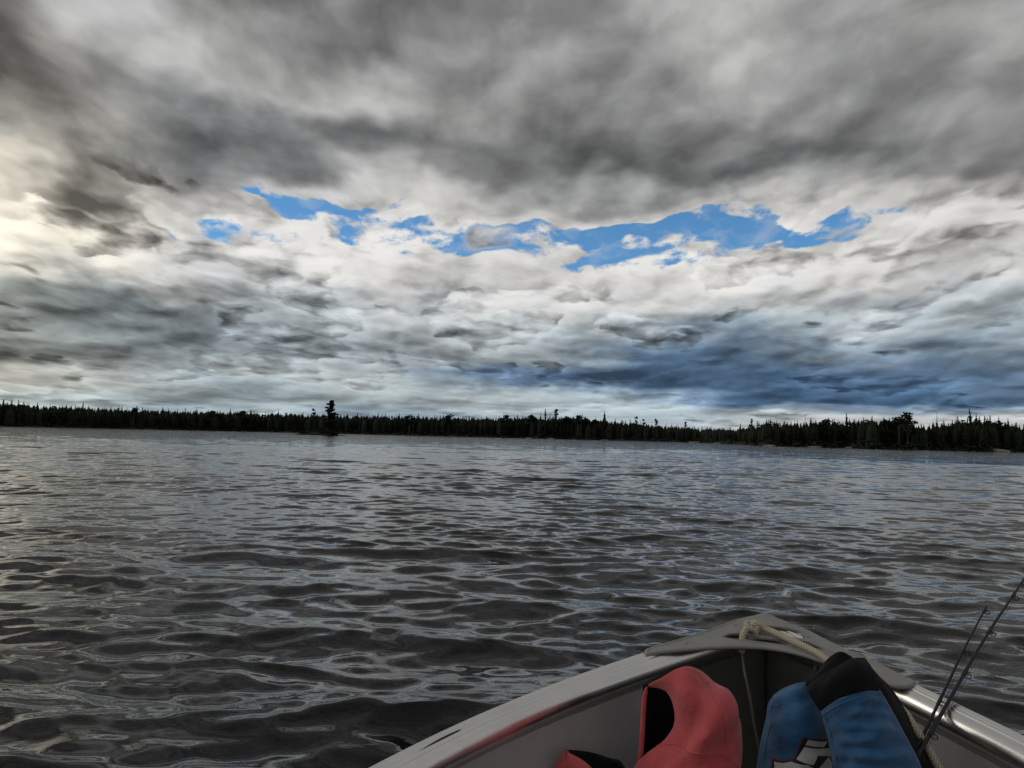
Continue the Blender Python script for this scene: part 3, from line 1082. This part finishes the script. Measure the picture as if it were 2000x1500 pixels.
def plate2d(name, outer, holes, zfun, thick, mat, parent, step=.012, drop=None):
    """flat casting with holes: outline and holes in (t, s); top follows zfun"""
    from mathutils.geometry import delaunay_2d_cdt, intersect_point_tri_2d
    loops = [outer] + holes
    pts, edges = [], []
    for lp in loops:
        b = len(pts)
        pts += [Vector(p) for p in lp]
        edges += [(b + i, b + (i + 1) % len(lp)) for i in range(len(lp))]

    def inside(p, lp):
        c = False
        j = len(lp) - 1
        for i in range(len(lp)):
            xi, yi = lp[i]
            xj, yj = lp[j]
            if (yi > p[1]) != (yj > p[1]) and p[0] < (xj - xi) * (p[1] - yi) / (yj - yi) + xi:
                c = not c
            j = i
        return c
    xs = [p[0] for p in outer]
    ys = [p[1] for p in outer]
    solid = lambda p: inside(p, outer) and not any(inside(p, h) for h in holes)
    for x in np.arange(min(xs), max(xs), step):
        for y in np.arange(min(ys), max(ys), step):
            if solid((x, y)):
                pts.append(Vector((x, y)))
    vo, _, fo, _, _, _ = delaunay_2d_cdt(pts, edges, [], 0, 1e-5)
    tri = []
    for f in fo:
        c = sum((vo[i] for i in f), Vector((0, 0))) / len(f)
        if solid((c.x, c.y)):
            tri.append(tuple(f))
    bm = bmesh.new()
    vs = [bm.verts.new((p.x, -p.y, zfun(p.x, p.y))) for p in vo]
    for f in tri:
        try:
            bm.faces.new([vs[i] for i in f])
        except ValueError:
            pass
    bmesh.ops.delete(bm, geom=[v for v in bm.verts if not v.link_faces], context='VERTS')
    bm.normal_update()
    if sum(f.normal.z for f in bm.faces) < 0:
        bmesh.ops.reverse_faces(bm, faces=bm.faces[:])
    top = bm.faces[:]
    ret = bmesh.ops.extrude_face_region(bm, geom=top)
    nv = [e for e in ret['geom'] if isinstance(e, bmesh.types.BMVert)]
    # the extruded copy is the top; the original sheet becomes the underside
    for v in nv:
        v.co.z += thick
    bmesh.ops.recalc_face_normals(bm, faces=bm.faces[:])
    for f in bm.faces:
        f.smooth = abs(f.normal.z) > .3
    me = bpy.data.meshes.new(name)
    bm.to_mesh(me)
    bm.free()
    me.materials.append(mat)
    return link(name, me, parent)


def smooth_loop(pts, n=5):
    """closed Catmull-Rom loop"""
    P = np.array(pts, float)
    m = len(P)
    out = []
    for i in range(m):
        a, b, c, d = P[i - 1], P[i], P[(i + 1) % m], P[(i + 2) % m]
        for k in range(n):
            t = k / n
            out.append(tuple(.5 * ((2 * b) + (c - a) * t + (2 * a - 5 * b + 4 * c - d) * t * t + (3 * b - a - 3 * c + d) * t ** 3)))
    return out


# ------------------------------------------------------------------ the boat
boat = boat_thing('fishing_boat', 'grey aluminium fishing boat seen from inside towards its bow', 'boat')
LEN = 4.0


def stem(f):        # how far aft the stem stands at height fraction f (1 gunwale, 0 keel)
    return .34 * (1 - f) ** 1.5


def hull_point(u, f, inset):
    """u metres aft of the stem, f height fraction"""
    s = stem(f) + u + inset * .9
    prof = .10 + .90 * f ** .42
    prof = np.where(f < .02, 0.0, prof)
    w = np.maximum(gun_w(u) * prof - inset, 0.0)
    z = -.13 + (gun_z(np.maximum(s, 0)) + .13 - .018) * f + inset * .8 * (1 - f)
    return w, s, z


def build_shell(name, mat, inset, fore=None):
    uu = np.concatenate([np.linspace(0, .4, 18), np.linspace(.45, 1.6, 24), np.linspace(1.7, LEN - .35, 18)])
    ff = np.concatenate([[0, .015], np.linspace(.05, 1, 22)])
    U, Ff = np.meshgrid(uu, ff, indexing='ij')
    w, s, z = hull_point(U, Ff, inset)
    A = loc(w, s, z)
    Bm = loc(-w, s, z)
    n = w.size
    V = np.concatenate([A.reshape(-1, 3), Bm.reshape(-1, 3)])
    F = quads(len(uu), len(ff))
    F = np.concatenate([F, F[:, ::-1] + n])
    if fore is None:
        return link(name, mesh_np(name, V, F, mat, True), boat)
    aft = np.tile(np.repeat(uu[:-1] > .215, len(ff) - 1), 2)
    for nm, sel, mm in ((name, aft, mat), ('shaded_bow_lining', ~aft, fore)):
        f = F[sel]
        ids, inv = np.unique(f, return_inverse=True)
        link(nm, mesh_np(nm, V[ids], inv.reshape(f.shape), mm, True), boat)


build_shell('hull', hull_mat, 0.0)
build_shell('side_lining', panel_mat, .030, bow_shade)  # foremost stretch of lining gets the darker, shaded colour

# transom, floor, bow deck and the bench the picture was taken from
def box(name, corners_bottom, z0, z1, mat, parent, bev=.006):
    bm = bmesh.new()
    lo = [bm.verts.new(loc(t, s, z0)) for t, s in corners_bottom]
    hi = [bm.verts.new(loc(t, s, z1)) for t, s in corners_bottom]
    n = len(lo)
    bm.faces.new(lo[::-1])
    bm.faces.new(hi)
    for i in range(n):
        bm.faces.new((lo[i], lo[(i + 1) % n], hi[(i + 1) % n], hi[i]))
    bmesh.ops.recalc_face_normals(bm, faces=bm.faces[:])
    bmesh.ops.bevel(bm, geom=bm.edges[:], offset=bev, segments=2, affect='EDGES')
    me = bpy.data.meshes.new(name)
    bm.to_mesh(me)
    bm.free()
    me.materials.append(mat)
    return link(name, me, parent)


def plan(s0, s1, k, off, n=10):
    ss = np.linspace(s0, s1, n)
    w = np.maximum(gun_w(ss - .12) * k - off, .02)
    return [(float(a), float(b)) for a, b in zip(w, ss)] + [(-float(a), float(b)) for a, b in zip(w[::-1], ss[::-1])]


box('transom', [(.80, LEN - .06), (.80, LEN - .01), (-.80, LEN - .01), (-.80, LEN - .06)], -.1, .62, panel_mat, boat)
box('floor', plan(.75, LEN - .1, .80, .08), .0, .045, deck_mat, boat)
box('bow_deck', plan(.36, .70, .74, .06), .37, .405, deck_mat, boat)
box('bench', [(.74, 2.0), (.74, 2.32), (-.74, 2.32), (-.74, 2.0)], .28, .36, panel_mat, boat, .012)


def gunwale(side):
    top = []
    for i in range(41):
        x = -.001 - .044 * i / 40
        top.append((x, .0075 * math.sin(math.pi * (i / 40) ** .8) + .0016 * math.sin(i / 40 * 2 * math.pi * 4.5 - 1.2)))
    prof = [(-.020, -.050), (.004, -.050), (.0052, -.030), (.0052, -.008), (.003, -.002)] + top + \
           [(-.050, -.003), (-.055, -.008), (-.059, -.015), (-.0615, -.023), (-.0605, -.031), (-.057, -.038), (-.0525, -.043),
            (-.0495, -.0455), (-.0495, -.058), (-.0465, -.060), (-.040, -.060)]
    prof = np.array(prof)
    ss = np.concatenate([np.linspace(.012, .5, 60), np.linspace(.52, LEN - .02, 90)])
    w, z = gun_w(ss), gun_z(ss)
    P = np.stack([w, -ss], 1)
    T = np.gradient(P, axis=0)
    T /= np.linalg.norm(T, axis=1)[:, None]
    N = np.stack([-T[:, 1], T[:, 0]], 1)        # outward on the starboard side
    x = P[:, None, 0] + N[:, None, 0] * prof[None, :, 0]
    y = P[:, None, 1] + N[:, None, 1] * prof[None, :, 0]
    x = np.maximum(x, .002)
    zz = z[:, None] + prof[None, :, 1]
    V = np.stack([x * side, y, zz + 0 * x], -1).reshape(-1, 3)
    F = quads(len(ss), len(prof))
    if side < 0:
        F = F[:, ::-1]
    ln = np.concatenate([[0], np.cumsum(np.linalg.norm(np.diff(P, axis=0), axis=1))])
    pl = np.concatenate([[0], np.cumsum(np.linalg.norm(np.diff(prof, axis=0), axis=1))])
    me = mesh_np('gunwale', V, F, alu_mat, True)
    set_uv(me, np.repeat(ln, len(prof)), np.tile(pl, len(ss)))
    o = link('gunwale', me, boat)
    # dark sealing strip under the rolled edge, and the seam lower on the side panel
    ss2 = np.linspace(.30, LEN - .1, 70)
    w2 = gun_w(ss2) - .051
    tube('sealing_strip', loc(side * w2, ss2, gun_z(ss2) - .064), .0035, black_rubber, boat, 6)
    return o


for sd in (-1, 1):
    gunwale(sd)
ss3 = np.linspace(.42, 2.6, 60)
wa, sa, za = hull_point(ss3 - stem(.86), np.full(60, .86), .030)
tube('panel_seam', loc(wa - .001, sa, za), .0028, black_rubber, boat, 6)

# --- bow casting with its two hand slots
PL = [(.0026, -.004), (-.030, .013), (-.058, .040), (-.139, .118), (-.215, .186), (-.278, .240), (-.294, .262), (-.290, .276),
      (-.262, .262), (-.236, .2495), (-.187, .231), (-.137, .213), (-.087, .199), (-.037, .1905), (.012, .1885), (.060, .197), (.098, .212),
      (.150, .240), (.205, .276), (.255, .307), (.285, .306), (.307, .284), (.304, .262), (.234, .197), (.172, .146), (.106, .083), (.060, .028), (.032, .010)]
SLOT1 = [(-.1087, .153), (-.095, .1385), (-.071, .133), (-.044, .1365), (-.015, .142), (.02, .143), (.055, .140), (.089, .1385), (.113, .148), (.134, .164), (.108, .1665), (.077, .1655), (.038, .1655), (-.011, .162), (-.061, .1605), (-.092, .159)]
SLOT2 = [(-.022, .088), (-.010, .0785), (.02, .0782), (.043, .079), (.078, .085), (.089, .0965), (.0905, .1135), (.083, .1235), (.065, .1215), (.041, .116), (.003, .107), (-.016, .1)]


def cap_z(t, s):
    z = .0 + float(gun_z(max(s, -.03)))
    over = abs(t) - float(gun_w(max(s, 0))) + .018      # the rim turns down over the gunwale
    z += .010 + .006 * math.cos(min(abs(t) / .3, 1) * math.pi / 2)
    if over > 0:
        z -= min(over, .03) * .5
    return z


def grow(lp, k):
    m = sum(p[1] for p in lp) / len(lp)
    return [(p[0], m + (p[1] - m) * k) for p in lp]


outer = smooth_loop(PL, 3)
holes = [smooth_loop(grow(SLOT1, 1.25), 3), smooth_loop(grow(SLOT2, 1.12), 3)]
cap = plate2d('bow_cap', outer, holes, cap_z, .005, cap_mat, boat)
tag(cap, 'grey cast bow cap with two hand slots')
for nm, lp, r, dz in (('rolled_edge', outer, .0058, .0016), ('slot_rim', holes[0], .0014, .0046), ('slot_rim', holes[1], .0014, .0046)):
    lp = lp + lp[:2]
    tube(nm, np.array([loc(t, s, cap_z(t, s) + dz) for t, s in lp]), r, cap_mat, cap, 8, caps=False)
# bolt tab hanging under the right of the cap
tb = [(.108, .222, .705), (.110, .221, .690), (.112, .220, .676)]
tube('bolt', np.array([loc(*p) for p in tb]), [.006, .005, .004], black_rubber, cap, 8)
for t, s in ((-.20, .205), (-.08, .085), (.19, .185), (.10, .11)):
    c = cap_z(t, s) + .005
    tube('rivet', np.array([loc(t, s, c - .002), loc(t, s, c + .0012), loc(t, s, c + .002)]), [.0045, .0045, .002], cap_mat, cap, 10)
# dark reflection on the port gunwale, laid on as a thin black strip
sc_s = np.linspace(.775, .90, 14)
sw = gun_w(sc_s)
tube('gunwale_reflection', loc(-(sw - .030 - .004 * np.linspace(0, 1, 14)), sc_s, gun_z(sc_s) + .0052), .0026 * np.sin(np.linspace(.05, 3.09, 14)) + .0002, black_rubber, boat, 6)

# ------------------------------------------------------------------ bow line
rope = boat_thing('bow_rope', 'cream braided bow line knotted through the slots of the bow cap', 'rope')
RR = .0078
main = [(-.030, .122, .7565), (-.012, .118, .7600), (.015, .1295, .7560), (.050, .160, .7490), (.084, .1905, .7430), (.116, .2266, .7360), (.150, .270, .7200), (.185, .330, .7050),
        (.215, .385, .7020), (.2345, .415, .7080), (.2629, .430, .6849), (.277, .44, .662), (.2936, .45, .637), (.3097, .46, .6075), (.3253, .47, .5736), (.335, .50, .50), (.30, .56, .425), (.22, .60, .415)]
tube('standing_part', catmull(np.array([loc(*p) for p in main]), 40), RR, rope_m, rope, 20, .07)
tail = [(-.036, .128, .760), (-.052, .138, .758), (-.060, .150, .746), (-.062, .156, .728), (-.063, .17, .705), (-.058, .19, .670), (-.052, .2, .6453), (-.0422, .2, .5962), (-.0348, .2, .5471), (-.025, .2, .4986), (-.0202, .2, .4621), (-.018, .21, .41), (-.015, .28, .40)]
tube('loop', catmull(np.array([loc(*p) for p in tail[:5]]), 40), RR, rope_m, rope, 20, .07)
tube('tail', catmull(np.array([loc(*p) for p in tail[4:]]), 20), .0034, cord_m, rope, 10)
kn = []
for i in range(150):
    a = i / 149 * 2 * math.pi
    q = 2 * a
    rr = .0105 + .0062 * math.cos(3 * a)
    kn.append(loc(-.036 + rr * math.cos(q) * 1.15, .118 + rr * math.sin(q) * .9, .7625 + .0085 * math.sin(3 * a)))
tube('knot', np.array(kn), RR * .92, rope_m, rope, 20, .07, caps=False)
wrap = []
for i in range(60):
    a = -.6 + i / 59 * (2 * math.pi)
    wrap.append(loc(-.026 + .002 * math.sin(a), .117 + .0125 * math.cos(a), .755 + .0155 * math.sin(a)))
tube('knot', np.array(wrap), RR * .9, rope_m, rope, 20, .07)

# ------------------------------------------------------------------ life vests dropped in the bow
VEST = {
    'red_shell': [[[-0.2721,0.48,0.6916],[-0.2373,0.54,0.7316],[-0.2036,0.56,0.7606],[-0.1784,0.555,0.7693],[-0.1547,0.515,0.7529],[-0.1363,0.445,0.719]],[[-0.2437,0.505,0.6994],[-0.2094,0.565,0.7317],[-0.1787,0.585,0.7497],[-0.1499,0.58,0.7494],[-0.123,0.54,0.7245],[-0.106,0.47,0.6947]],[[-0.222,0.525,0.6995],[-0.1889,0.585,0.7235],[-0.159,0.605,0.7334],[-0.1317,0.6,0.7269],[-0.1019,0.56,0.7031],[-0.0844,0.49,0.6756]],[[-0.208,0.535,0.6753],[-0.1757,0.595,0.6974],[-0.1462,0.615,0.7047],[-0.1162,0.61,0.6987],[-0.0865,0.57,0.6795],[-0.0696,0.5,0.6509]],[[-0.2066,0.535,0.638],[-0.1744,0.595,0.6605],[-0.144,0.615,0.6677],[-0.1141,0.61,0.6638],[-0.0823,0.57,0.6432],[-0.0654,0.5,0.6152]],[[-0.2279,0.535,0.602],[-0.1875,0.595,0.626],[-0.1498,0.615,0.6337],[-0.116,0.61,0.6315],[-0.0823,0.57,0.6105],[-0.0653,0.5,0.5813]],[[-0.2642,0.54,0.5711],[-0.2128,0.6,0.5916],[-0.1655,0.62,0.5984],[-0.1207,0.615,0.5978],[-0.0862,0.575,0.5795],[-0.0695,0.505,0.5468]],[[-0.2928,0.545,0.5368],[-0.2328,0.605,0.557],[-0.175,0.625,0.564],[-0.1254,0.62,0.5645],[-0.0881,0.58,0.5469],[-0.0736,0.51,0.5147]],[[-0.3305,0.545,0.4529],[-0.2581,0.605,0.4817],[-0.1947,0.625,0.4913],[-0.135,0.62,0.4938],[-0.0959,0.58,0.4773],[-0.0756,0.51,0.4454]]],
    'red_lining': [[[-0.2745,0.5,0.7019],[-0.2484,0.455,0.7002],[-0.2076,0.47,0.715]],[[-0.2774,0.5,0.6605],[-0.248,0.455,0.6492],[-0.196,0.47,0.6661]],[[-0.2792,0.5,0.616],[-0.2475,0.455,0.6041],[-0.1934,0.47,0.6165]],[[-0.281,0.5,0.5717],[-0.2494,0.455,0.5555],[-0.2009,0.47,0.5658]],[[-0.2849,0.5,0.5217],[-0.2522,0.455,0.4968],[-0.2171,0.47,0.5028]]],
    'red_strip': [[-0.2656,0.53,0.7079],[-0.2698,0.53,0.6877],[-0.2718,0.53,0.6603],[-0.2736,0.53,0.6221],[-0.2753,0.53,0.5839],[-0.2783,0.53,0.5511],[-0.2845,0.53,0.5125],[-0.2928,0.53,0.4682]],
    'red_flap': [[[-0.4327,0.59,0.5744],[-0.423,0.62,0.5864],[-0.4238,0.6,0.5753]],[[-0.4437,0.6,0.5586],[-0.4139,0.63,0.5727],[-0.3905,0.61,0.5681]],[[-0.4556,0.61,0.5397],[-0.4082,0.64,0.5559],[-0.3655,0.62,0.556]],[[-0.4827,0.615,0.4922],[-0.4117,0.645,0.5112],[-0.335,0.625,0.5194]],[[-0.5177,0.615,0.4284],[-0.4107,0.645,0.4551],[-0.2974,0.625,0.4694]]],
    'red_flap_lining': [[[-0.4294,0.595,0.5779],[-0.396,0.565,0.5677],[-0.3519,0.56,0.5601],[-0.3148,0.57,0.5502]],[[-0.4179,0.595,0.5624],[-0.3844,0.565,0.551],[-0.3405,0.56,0.5446],[-0.3005,0.57,0.5396]],[[-0.3951,0.595,0.5339],[-0.3616,0.565,0.5211],[-0.318,0.56,0.5148],[-0.2838,0.57,0.5085]],[[-0.3667,0.595,0.4856],[-0.3387,0.565,0.4713],[-0.301,0.56,0.4677],[-0.2673,0.57,0.4692]]],
    'blue_panel': [[[0.0058,0.36,0.6707],[0.0211,0.435,0.7096],[0.0456,0.46,0.73],[0.0732,0.44,0.7303],[0.1042,0.39,0.7098]],[[-0.0091,0.395,0.6587],[0.0138,0.47,0.6918],[0.0429,0.495,0.7077],[0.0749,0.475,0.703],[0.1075,0.425,0.683]],[[-0.0152,0.41,0.6295],[0.0129,0.485,0.6626],[0.0446,0.51,0.6754],[0.0804,0.49,0.6688],[0.1118,0.44,0.6489]],[[-0.0239,0.41,0.5894],[0.0076,0.485,0.6216],[0.0415,0.51,0.6335],[0.0782,0.49,0.6268],[0.1156,0.44,0.6088]],[[-0.0314,0.41,0.544],[0.0024,0.485,0.5765],[0.0384,0.51,0.5886],[0.078,0.49,0.5831],[0.1215,0.44,0.5671]],[[-0.0381,0.415,0.5009],[-0.0009,0.49,0.5339],[0.0359,0.515,0.546],[0.0773,0.495,0.5417],[0.1246,0.445,0.5274]],[[-0.0445,0.415,0.4339],[-0.0051,0.49,0.4705],[0.0337,0.515,0.4843],[0.077,0.495,0.48],[0.1282,0.445,0.4651]]],
    'blue_sleeve': [[[0.0868,0.535,0.7027],[0.0995,0.585,0.7351],[0.1212,0.605,0.757],[0.1545,0.59,0.7659],[0.1948,0.54,0.7618]],[[0.0924,0.535,0.6801],[0.1087,0.585,0.7137],[0.1338,0.605,0.7363],[0.1689,0.59,0.7463],[0.2076,0.54,0.7414]],[[0.0991,0.535,0.6546],[0.1178,0.585,0.6884],[0.1454,0.605,0.7118],[0.1813,0.59,0.7217],[0.222,0.54,0.7155]],[[0.1031,0.54,0.6299],[0.1244,0.59,0.6639],[0.1544,0.61,0.6861],[0.1936,0.595,0.6954],[0.2354,0.545,0.6895]],[[0.1072,0.545,0.6055],[0.1308,0.595,0.6388],[0.1641,0.615,0.6609],[0.2058,0.6,0.6704],[0.2485,0.55,0.6638]],[[0.1108,0.545,0.5781],[0.137,0.595,0.6108],[0.1744,0.615,0.6323],[0.2178,0.6,0.6419],[0.2625,0.55,0.6358]],[[0.118,0.545,0.5248],[0.1456,0.595,0.5596],[0.1845,0.615,0.5832],[0.2294,0.6,0.5929],[0.2787,0.55,0.5882]]],
    'strap_front': [[[0.0656,0.49,0.7383],[0.0875,0.55,0.7786],[0.1133,0.575,0.8069],[0.1436,0.56,0.8209],[0.1722,0.52,0.8149]],[[0.0654,0.514,0.7312],[0.0896,0.574,0.769],[0.1168,0.599,0.7974],[0.1503,0.584,0.8115],[0.1806,0.544,0.8043]],[[0.0758,0.518,0.7131],[0.0966,0.578,0.7512],[0.1216,0.603,0.7778],[0.1559,0.588,0.7908],[0.1881,0.548,0.7854]],[[0.0919,0.514,0.691],[0.1036,0.574,0.728],[0.1247,0.599,0.7516],[0.1581,0.584,0.7605],[0.195,0.544,0.7591]]],
    'strap_back': [[[0.0976,0.435,0.7631],[0.1108,0.465,0.7933],[0.1318,0.475,0.8105],[0.1529,0.465,0.801],[0.1677,0.445,0.7853]],[[0.0826,0.45,0.7495],[0.102,0.48,0.7754],[0.1287,0.49,0.7906],[0.1537,0.48,0.7873],[0.1743,0.46,0.7765]],[[0.0642,0.46,0.7343],[0.0888,0.49,0.7515],[0.1175,0.5,0.7641],[0.1482,0.49,0.7666],[0.1805,0.47,0.7622]],[[0.0713,0.46,0.7169],[0.0936,0.49,0.7311],[0.1222,0.5,0.7407],[0.15,0.49,0.744],[0.1823,0.47,0.7415]]],
    'side_panel_black': [[[0.1684,0.52,0.8104],[0.1854,0.49,0.7936],[0.2031,0.44,0.7665]],[[0.1879,0.52,0.7679],[0.2129,0.49,0.7575],[0.2353,0.44,0.7363]],[[0.2082,0.52,0.7299],[0.2343,0.49,0.7202],[0.2601,0.44,0.6973]],[[0.2301,0.52,0.6847],[0.2545,0.49,0.675],[0.2798,0.44,0.6541]],[[0.2517,0.52,0.6429],[0.2772,0.49,0.6329],[0.3011,0.44,0.6116]],[[0.273,0.52,0.5968],[0.2996,0.49,0.5852],[0.324,0.44,0.5607]],[[0.2904,0.52,0.5507],[0.3199,0.49,0.5369],[0.3456,0.44,0.5133]]],
    'logo_red': [[0.056,0.5083,0.642],[0.1141,0.4541,0.6192],[0.1234,0.4566,0.5615],[0.1271,0.4576,0.5332],[-0.0095,0.4973,0.5295],[-0.0061,0.4913,0.5741],[0.0366,0.5204,0.5956]],
    'logo_black': [[0.0571,0.5117,0.6399],[0.112,0.4576,0.6167],[0.1211,0.4594,0.5644],[0.1236,0.4616,0.5365],[-0.0067,0.5039,0.5348],[-0.0039,0.4967,0.5732],[0.0388,0.5247,0.5943]],
    'logo_white': [[[0.0644,0.5095,0.6354],[0.108,0.4628,0.6158],[0.0993,0.4778,0.6084],[0.0586,0.5121,0.6238]],[[0.0572,0.5123,0.6199],[0.1125,0.4698,0.6004],[0.1152,0.4629,0.5828],[0.0849,0.5045,0.5982],[0.0757,0.5086,0.5817],[0.0409,0.5283,0.5952]],[[-0.0011,0.5015,0.573],[0.0312,0.5267,0.5891],[0.0641,0.5102,0.5839],[0.0762,0.5073,0.575],[0.0471,0.5244,0.564],[-0.0008,0.5078,0.5498]],[[0.0923,0.4951,0.5769],[0.1104,0.4662,0.5841],[0.1176,0.4621,0.5688],[0.1178,0.4693,0.5514],[0.0799,0.5095,0.5626]]],
    'tail': [[-0.0693,0.175,0.723],[-0.063,0.18,0.6955],[-0.052,0.2,0.6453],[-0.0422,0.2,0.5962],[-0.0348,0.2,0.5471],[-0.025,0.2,0.4986],[-0.0202,0.2,0.4621],[-0.0178,0.2,0.4131]],
    'rope_low': [[0.2329,0.42,0.7234],[0.2629,0.43,0.6849],[0.277,0.44,0.662],[0.2936,0.45,0.637],[0.3097,0.46,0.6075],[0.3253,0.47,0.5736],[0.3448,0.48,0.5265]],
}
red = boat_thing('life_vest', 'red life vest with black lining leaning in the bow', 'life vest')
red_shell = cloth('shell', VEST['red_shell'], red_cloth, red, .016, 9, .011, (.55, .8), 12, 3, .004)
cloth('lining', VEST['red_lining'], black_cloth, red, .010, 8, .004, (1, .2), 9, 4)
st = catmull(np.array([loc(*p) for p in VEST['red_strip']]), 6)
tube('armhole_edge', st, np.interp(np.linspace(0, 1, len(st)), [0, .1, 1], [.002, .0050, .0062]), red_cloth, red, 10)
cloth('flap', VEST['red_flap'], red_cloth, red, .010, 8, .003, (.5, .8), 9, 5)
cloth('flap_lining', VEST['red_flap_lining'], black_cloth, red, .012, 8, .003, (.4, .8), 9, 6)



def seam(panel, ctrl, iu, iv, mat, r=.0016, name='seam'):
    """raised stitched seam along one line of a panel's control grid, laid on the cloth"""
    from mathutils.bvhtree import BVHTree
    tree = BVHTree.FromPolygons([v.co for v in panel.data.vertices], [tuple(p.vertices) for p in panel.data.polygons])
    A = np.array(ctrl, float)
    k = iu if iu is not None else iv
    i = int(k)
    f = k - i
    line = (A[i, :] * (1 - f) + A[i + 1, :] * f) if iu is not None else (A[:, i] * (1 - f) + A[:, i + 1] * f)
    P = catmull(loc(line[:, 0], line[:, 1], line[:, 2]), 8)
    out = []
    for p in P:
        hit, nor, _, _ = tree.find_nearest(Vector(p))
        hit2, _, _, _ = tree.ray_cast(Vector((p[0], -3, p[2])), Vector((0, 1, 0)))
        out.append(hit2 if hit2 is not None else hit)
    return tube(name, np.array(out), r, mat, panel, 6)


seam(red_shell, VEST['red_shell'], None, 3.5, red_cloth)
seam(red_shell, VEST['red_shell'], 5.4, None, red_cloth)

blue = boat_thing('life_vest', 'blue and black life vest with white print dropped in the bow', 'life vest')
blue_left = cloth('left_panel', VEST['blue_panel'], blue_cloth, blue, .030, 9, .0045, (1, .15), 20, 7, .010)
blue_right = cloth('right_panel', VEST['blue_sleeve'], blue_cloth, blue, .030, 9, .0065, (1, .22), 26, 8, .006)
cloth('shoulder_strap', VEST['strap_front'], black_cloth, blue, .016, 9, .003, (.6, .8), 8, 9, .004)
cloth('collar', VEST['strap_back'], black_cloth, blue, .016, 9, .003, (.6, .8), 8, 10)
cloth('side_panel', VEST['side_panel_black'], black_cloth, blue, .014, 8, .003, (1, .2), 10, 11)


seam(blue_right, VEST['blue_sleeve'], .35, None, blue_cloth)
seam(blue_right, VEST['blue_sleeve'], None, .3, blue_cloth, .0014)
seam(blue_left, VEST['blue_panel'], None, .35, blue_cloth)


def decal(name, poly, mat, lift, panel):
    """print lying on a cloth panel: outline in (t, s, z), dropped onto the cloth along the boat's length"""
    from mathutils.geometry import delaunay_2d_cdt
    from mathutils.bvhtree import BVHTree
    tree = BVHTree.FromPolygons([v.co for v in panel.data.vertices], [tuple(p.vertices) for p in panel.data.polygons])
    rim = []
    for i in range(len(poly)):
        p, q = poly[i], poly[(i + 1) % len(poly)]
        for k in range(6):
            rim.append(Vector((p[0] + (q[0] - p[0]) * k / 6, p[2] + (q[2] - p[2]) * k / 6)))
    lo = Vector((min(p.x for p in rim), min(p.y for p in rim)))
    hi = Vector((max(p.x for p in rim), max(p.y for p in rim)))
    pts = list(rim)
    for x in np.arange(lo.x, hi.x, .006):
        for y in np.arange(lo.y, hi.y, .006):
            pts.append(Vector((x, y)))
    vo, _, fo, _, _, _ = delaunay_2d_cdt(pts, [(i, (i + 1) % len(rim)) for i in range(len(rim))], [list(range(len(rim)))], 1, 1e-5)
    co = []
    for p in vo:
        hit, nor, _, _ = tree.ray_cast(Vector((p.x, -3, p.y)), Vector((0, 1, 0)))
        co.append(None if hit is None else hit + Vector((0, -1, .25)).normalized() * lift)
    bm = bmesh.new()
    vs = [None if c is None else bm.verts.new(c) for c in co]
    for f in fo:
        if all(vs[i] is not None for i in f):
            bm.faces.new([vs[i] for i in f])
    me = bpy.data.meshes.new(name)
    bm.to_mesh(me)
    bm.free()
    me.materials.append(mat)
    return link(name, me, panel)


decal('emblem_border', VEST['logo_red'], red_print, .0015, blue_left)
decal('emblem_ground', VEST['logo_black'], black_print, .0028, blue_left)
for q in VEST['logo_white']:
    decal('emblem_letter', q, white_print, .0042, blue_left)

# ------------------------------------------------------------------ fishing rods leaning on the starboard gunwale
def fishing_rod(label, pts, r0, r1, guides, seed):
    rod = boat_thing('fishing_rod', label, 'fishing rod', 'fishing rods')
    P = catmull(np.array([loc(p[0] - .012, p[1] + .004, p[2] + .013) for p in pts]), 24)
    d = np.concatenate([[0], np.cumsum(np.linalg.norm(np.diff(P, axis=0), axis=1))])
    tot = d[-1]
    tube('blank', P, np.interp(d / tot, [0, .5, 1], [r0 * 1.15, r0, r1]), graphite, rod, 12)

    def at(f):
        return np.array([np.interp(f * tot, d, P[:, i]) for i in range(3)])
    side = np.cross(P[-1] - P[0], (0, 1, .2))
    side /= np.linalg.norm(side)
    tube('grip', np.array([at(f) for f in np.linspace(.02, .20, 10)]), .0125, cork_mat, rod, 12)
    for f in guides:
        c = at(f)
        k = .45 + .55 * (1 - f)
        off = -side * (.0045 + .009 * k)
        axis = at(min(f + .01, 1)) - at(f - .01)
        axis /= np.linalg.norm(axis)
        v = np.cross(axis, side)
        R = .0065 * k + .003
        th = np.linspace(0, 2 * math.pi, 18)
        ring = c + off + R * (np.cos(th)[:, None] * side + np.sin(th)[:, None] * v)
        g = tube('line_guide', ring, .0011, guide_metal, rod, 6, caps=False)
        tube('guide_foot', np.array([c - axis * .016, c + off * .45, c + off - side * 0 + axis * .002]), [.0012, .0014, .0010], guide_metal, g, 6)
        tube('thread_wrap', np.array([c - axis * .014, c - axis * .006, c + axis * .010]), np.interp(f, [0, .5, 1], [r0 * 1.15, r0, r1]) + .0007, black_rubber, rod, 10)
    # line running through the guides to the tip
    ln = [at(.3) - side * .010] + [at(f) - side * (.0045 + .009 * (.45 + .55 * (1 - f))) for f in guides] + [at(1.0)]
    tube('line', np.array(ln), .0004, black_rubber, rod, 4)
    return rod


fishing_rod('shorter dark fishing rod whose hooked tip ends over the open water',
            [(-.1954, 1.1928, .10), (.05, .825, .366), (.3523, .37, .6871), (.43, .253, .770), (.5117, .1305, .8482)], .0042, .0021,
            (.46, .66, .78, .89, .995), 1)
fishing_rod('longer dark fishing rod running out of the picture at the right edge',
            [(-.2927, 1.3115, .10), (.05, .824, .405), (.3591, .385, .6793), (.49, .20, .793), (.6095, .039, .886), (.745, -.138, .994)], .0046, .0021,
            (.40, .60, .70, .78, .86, .93, .995), 2)
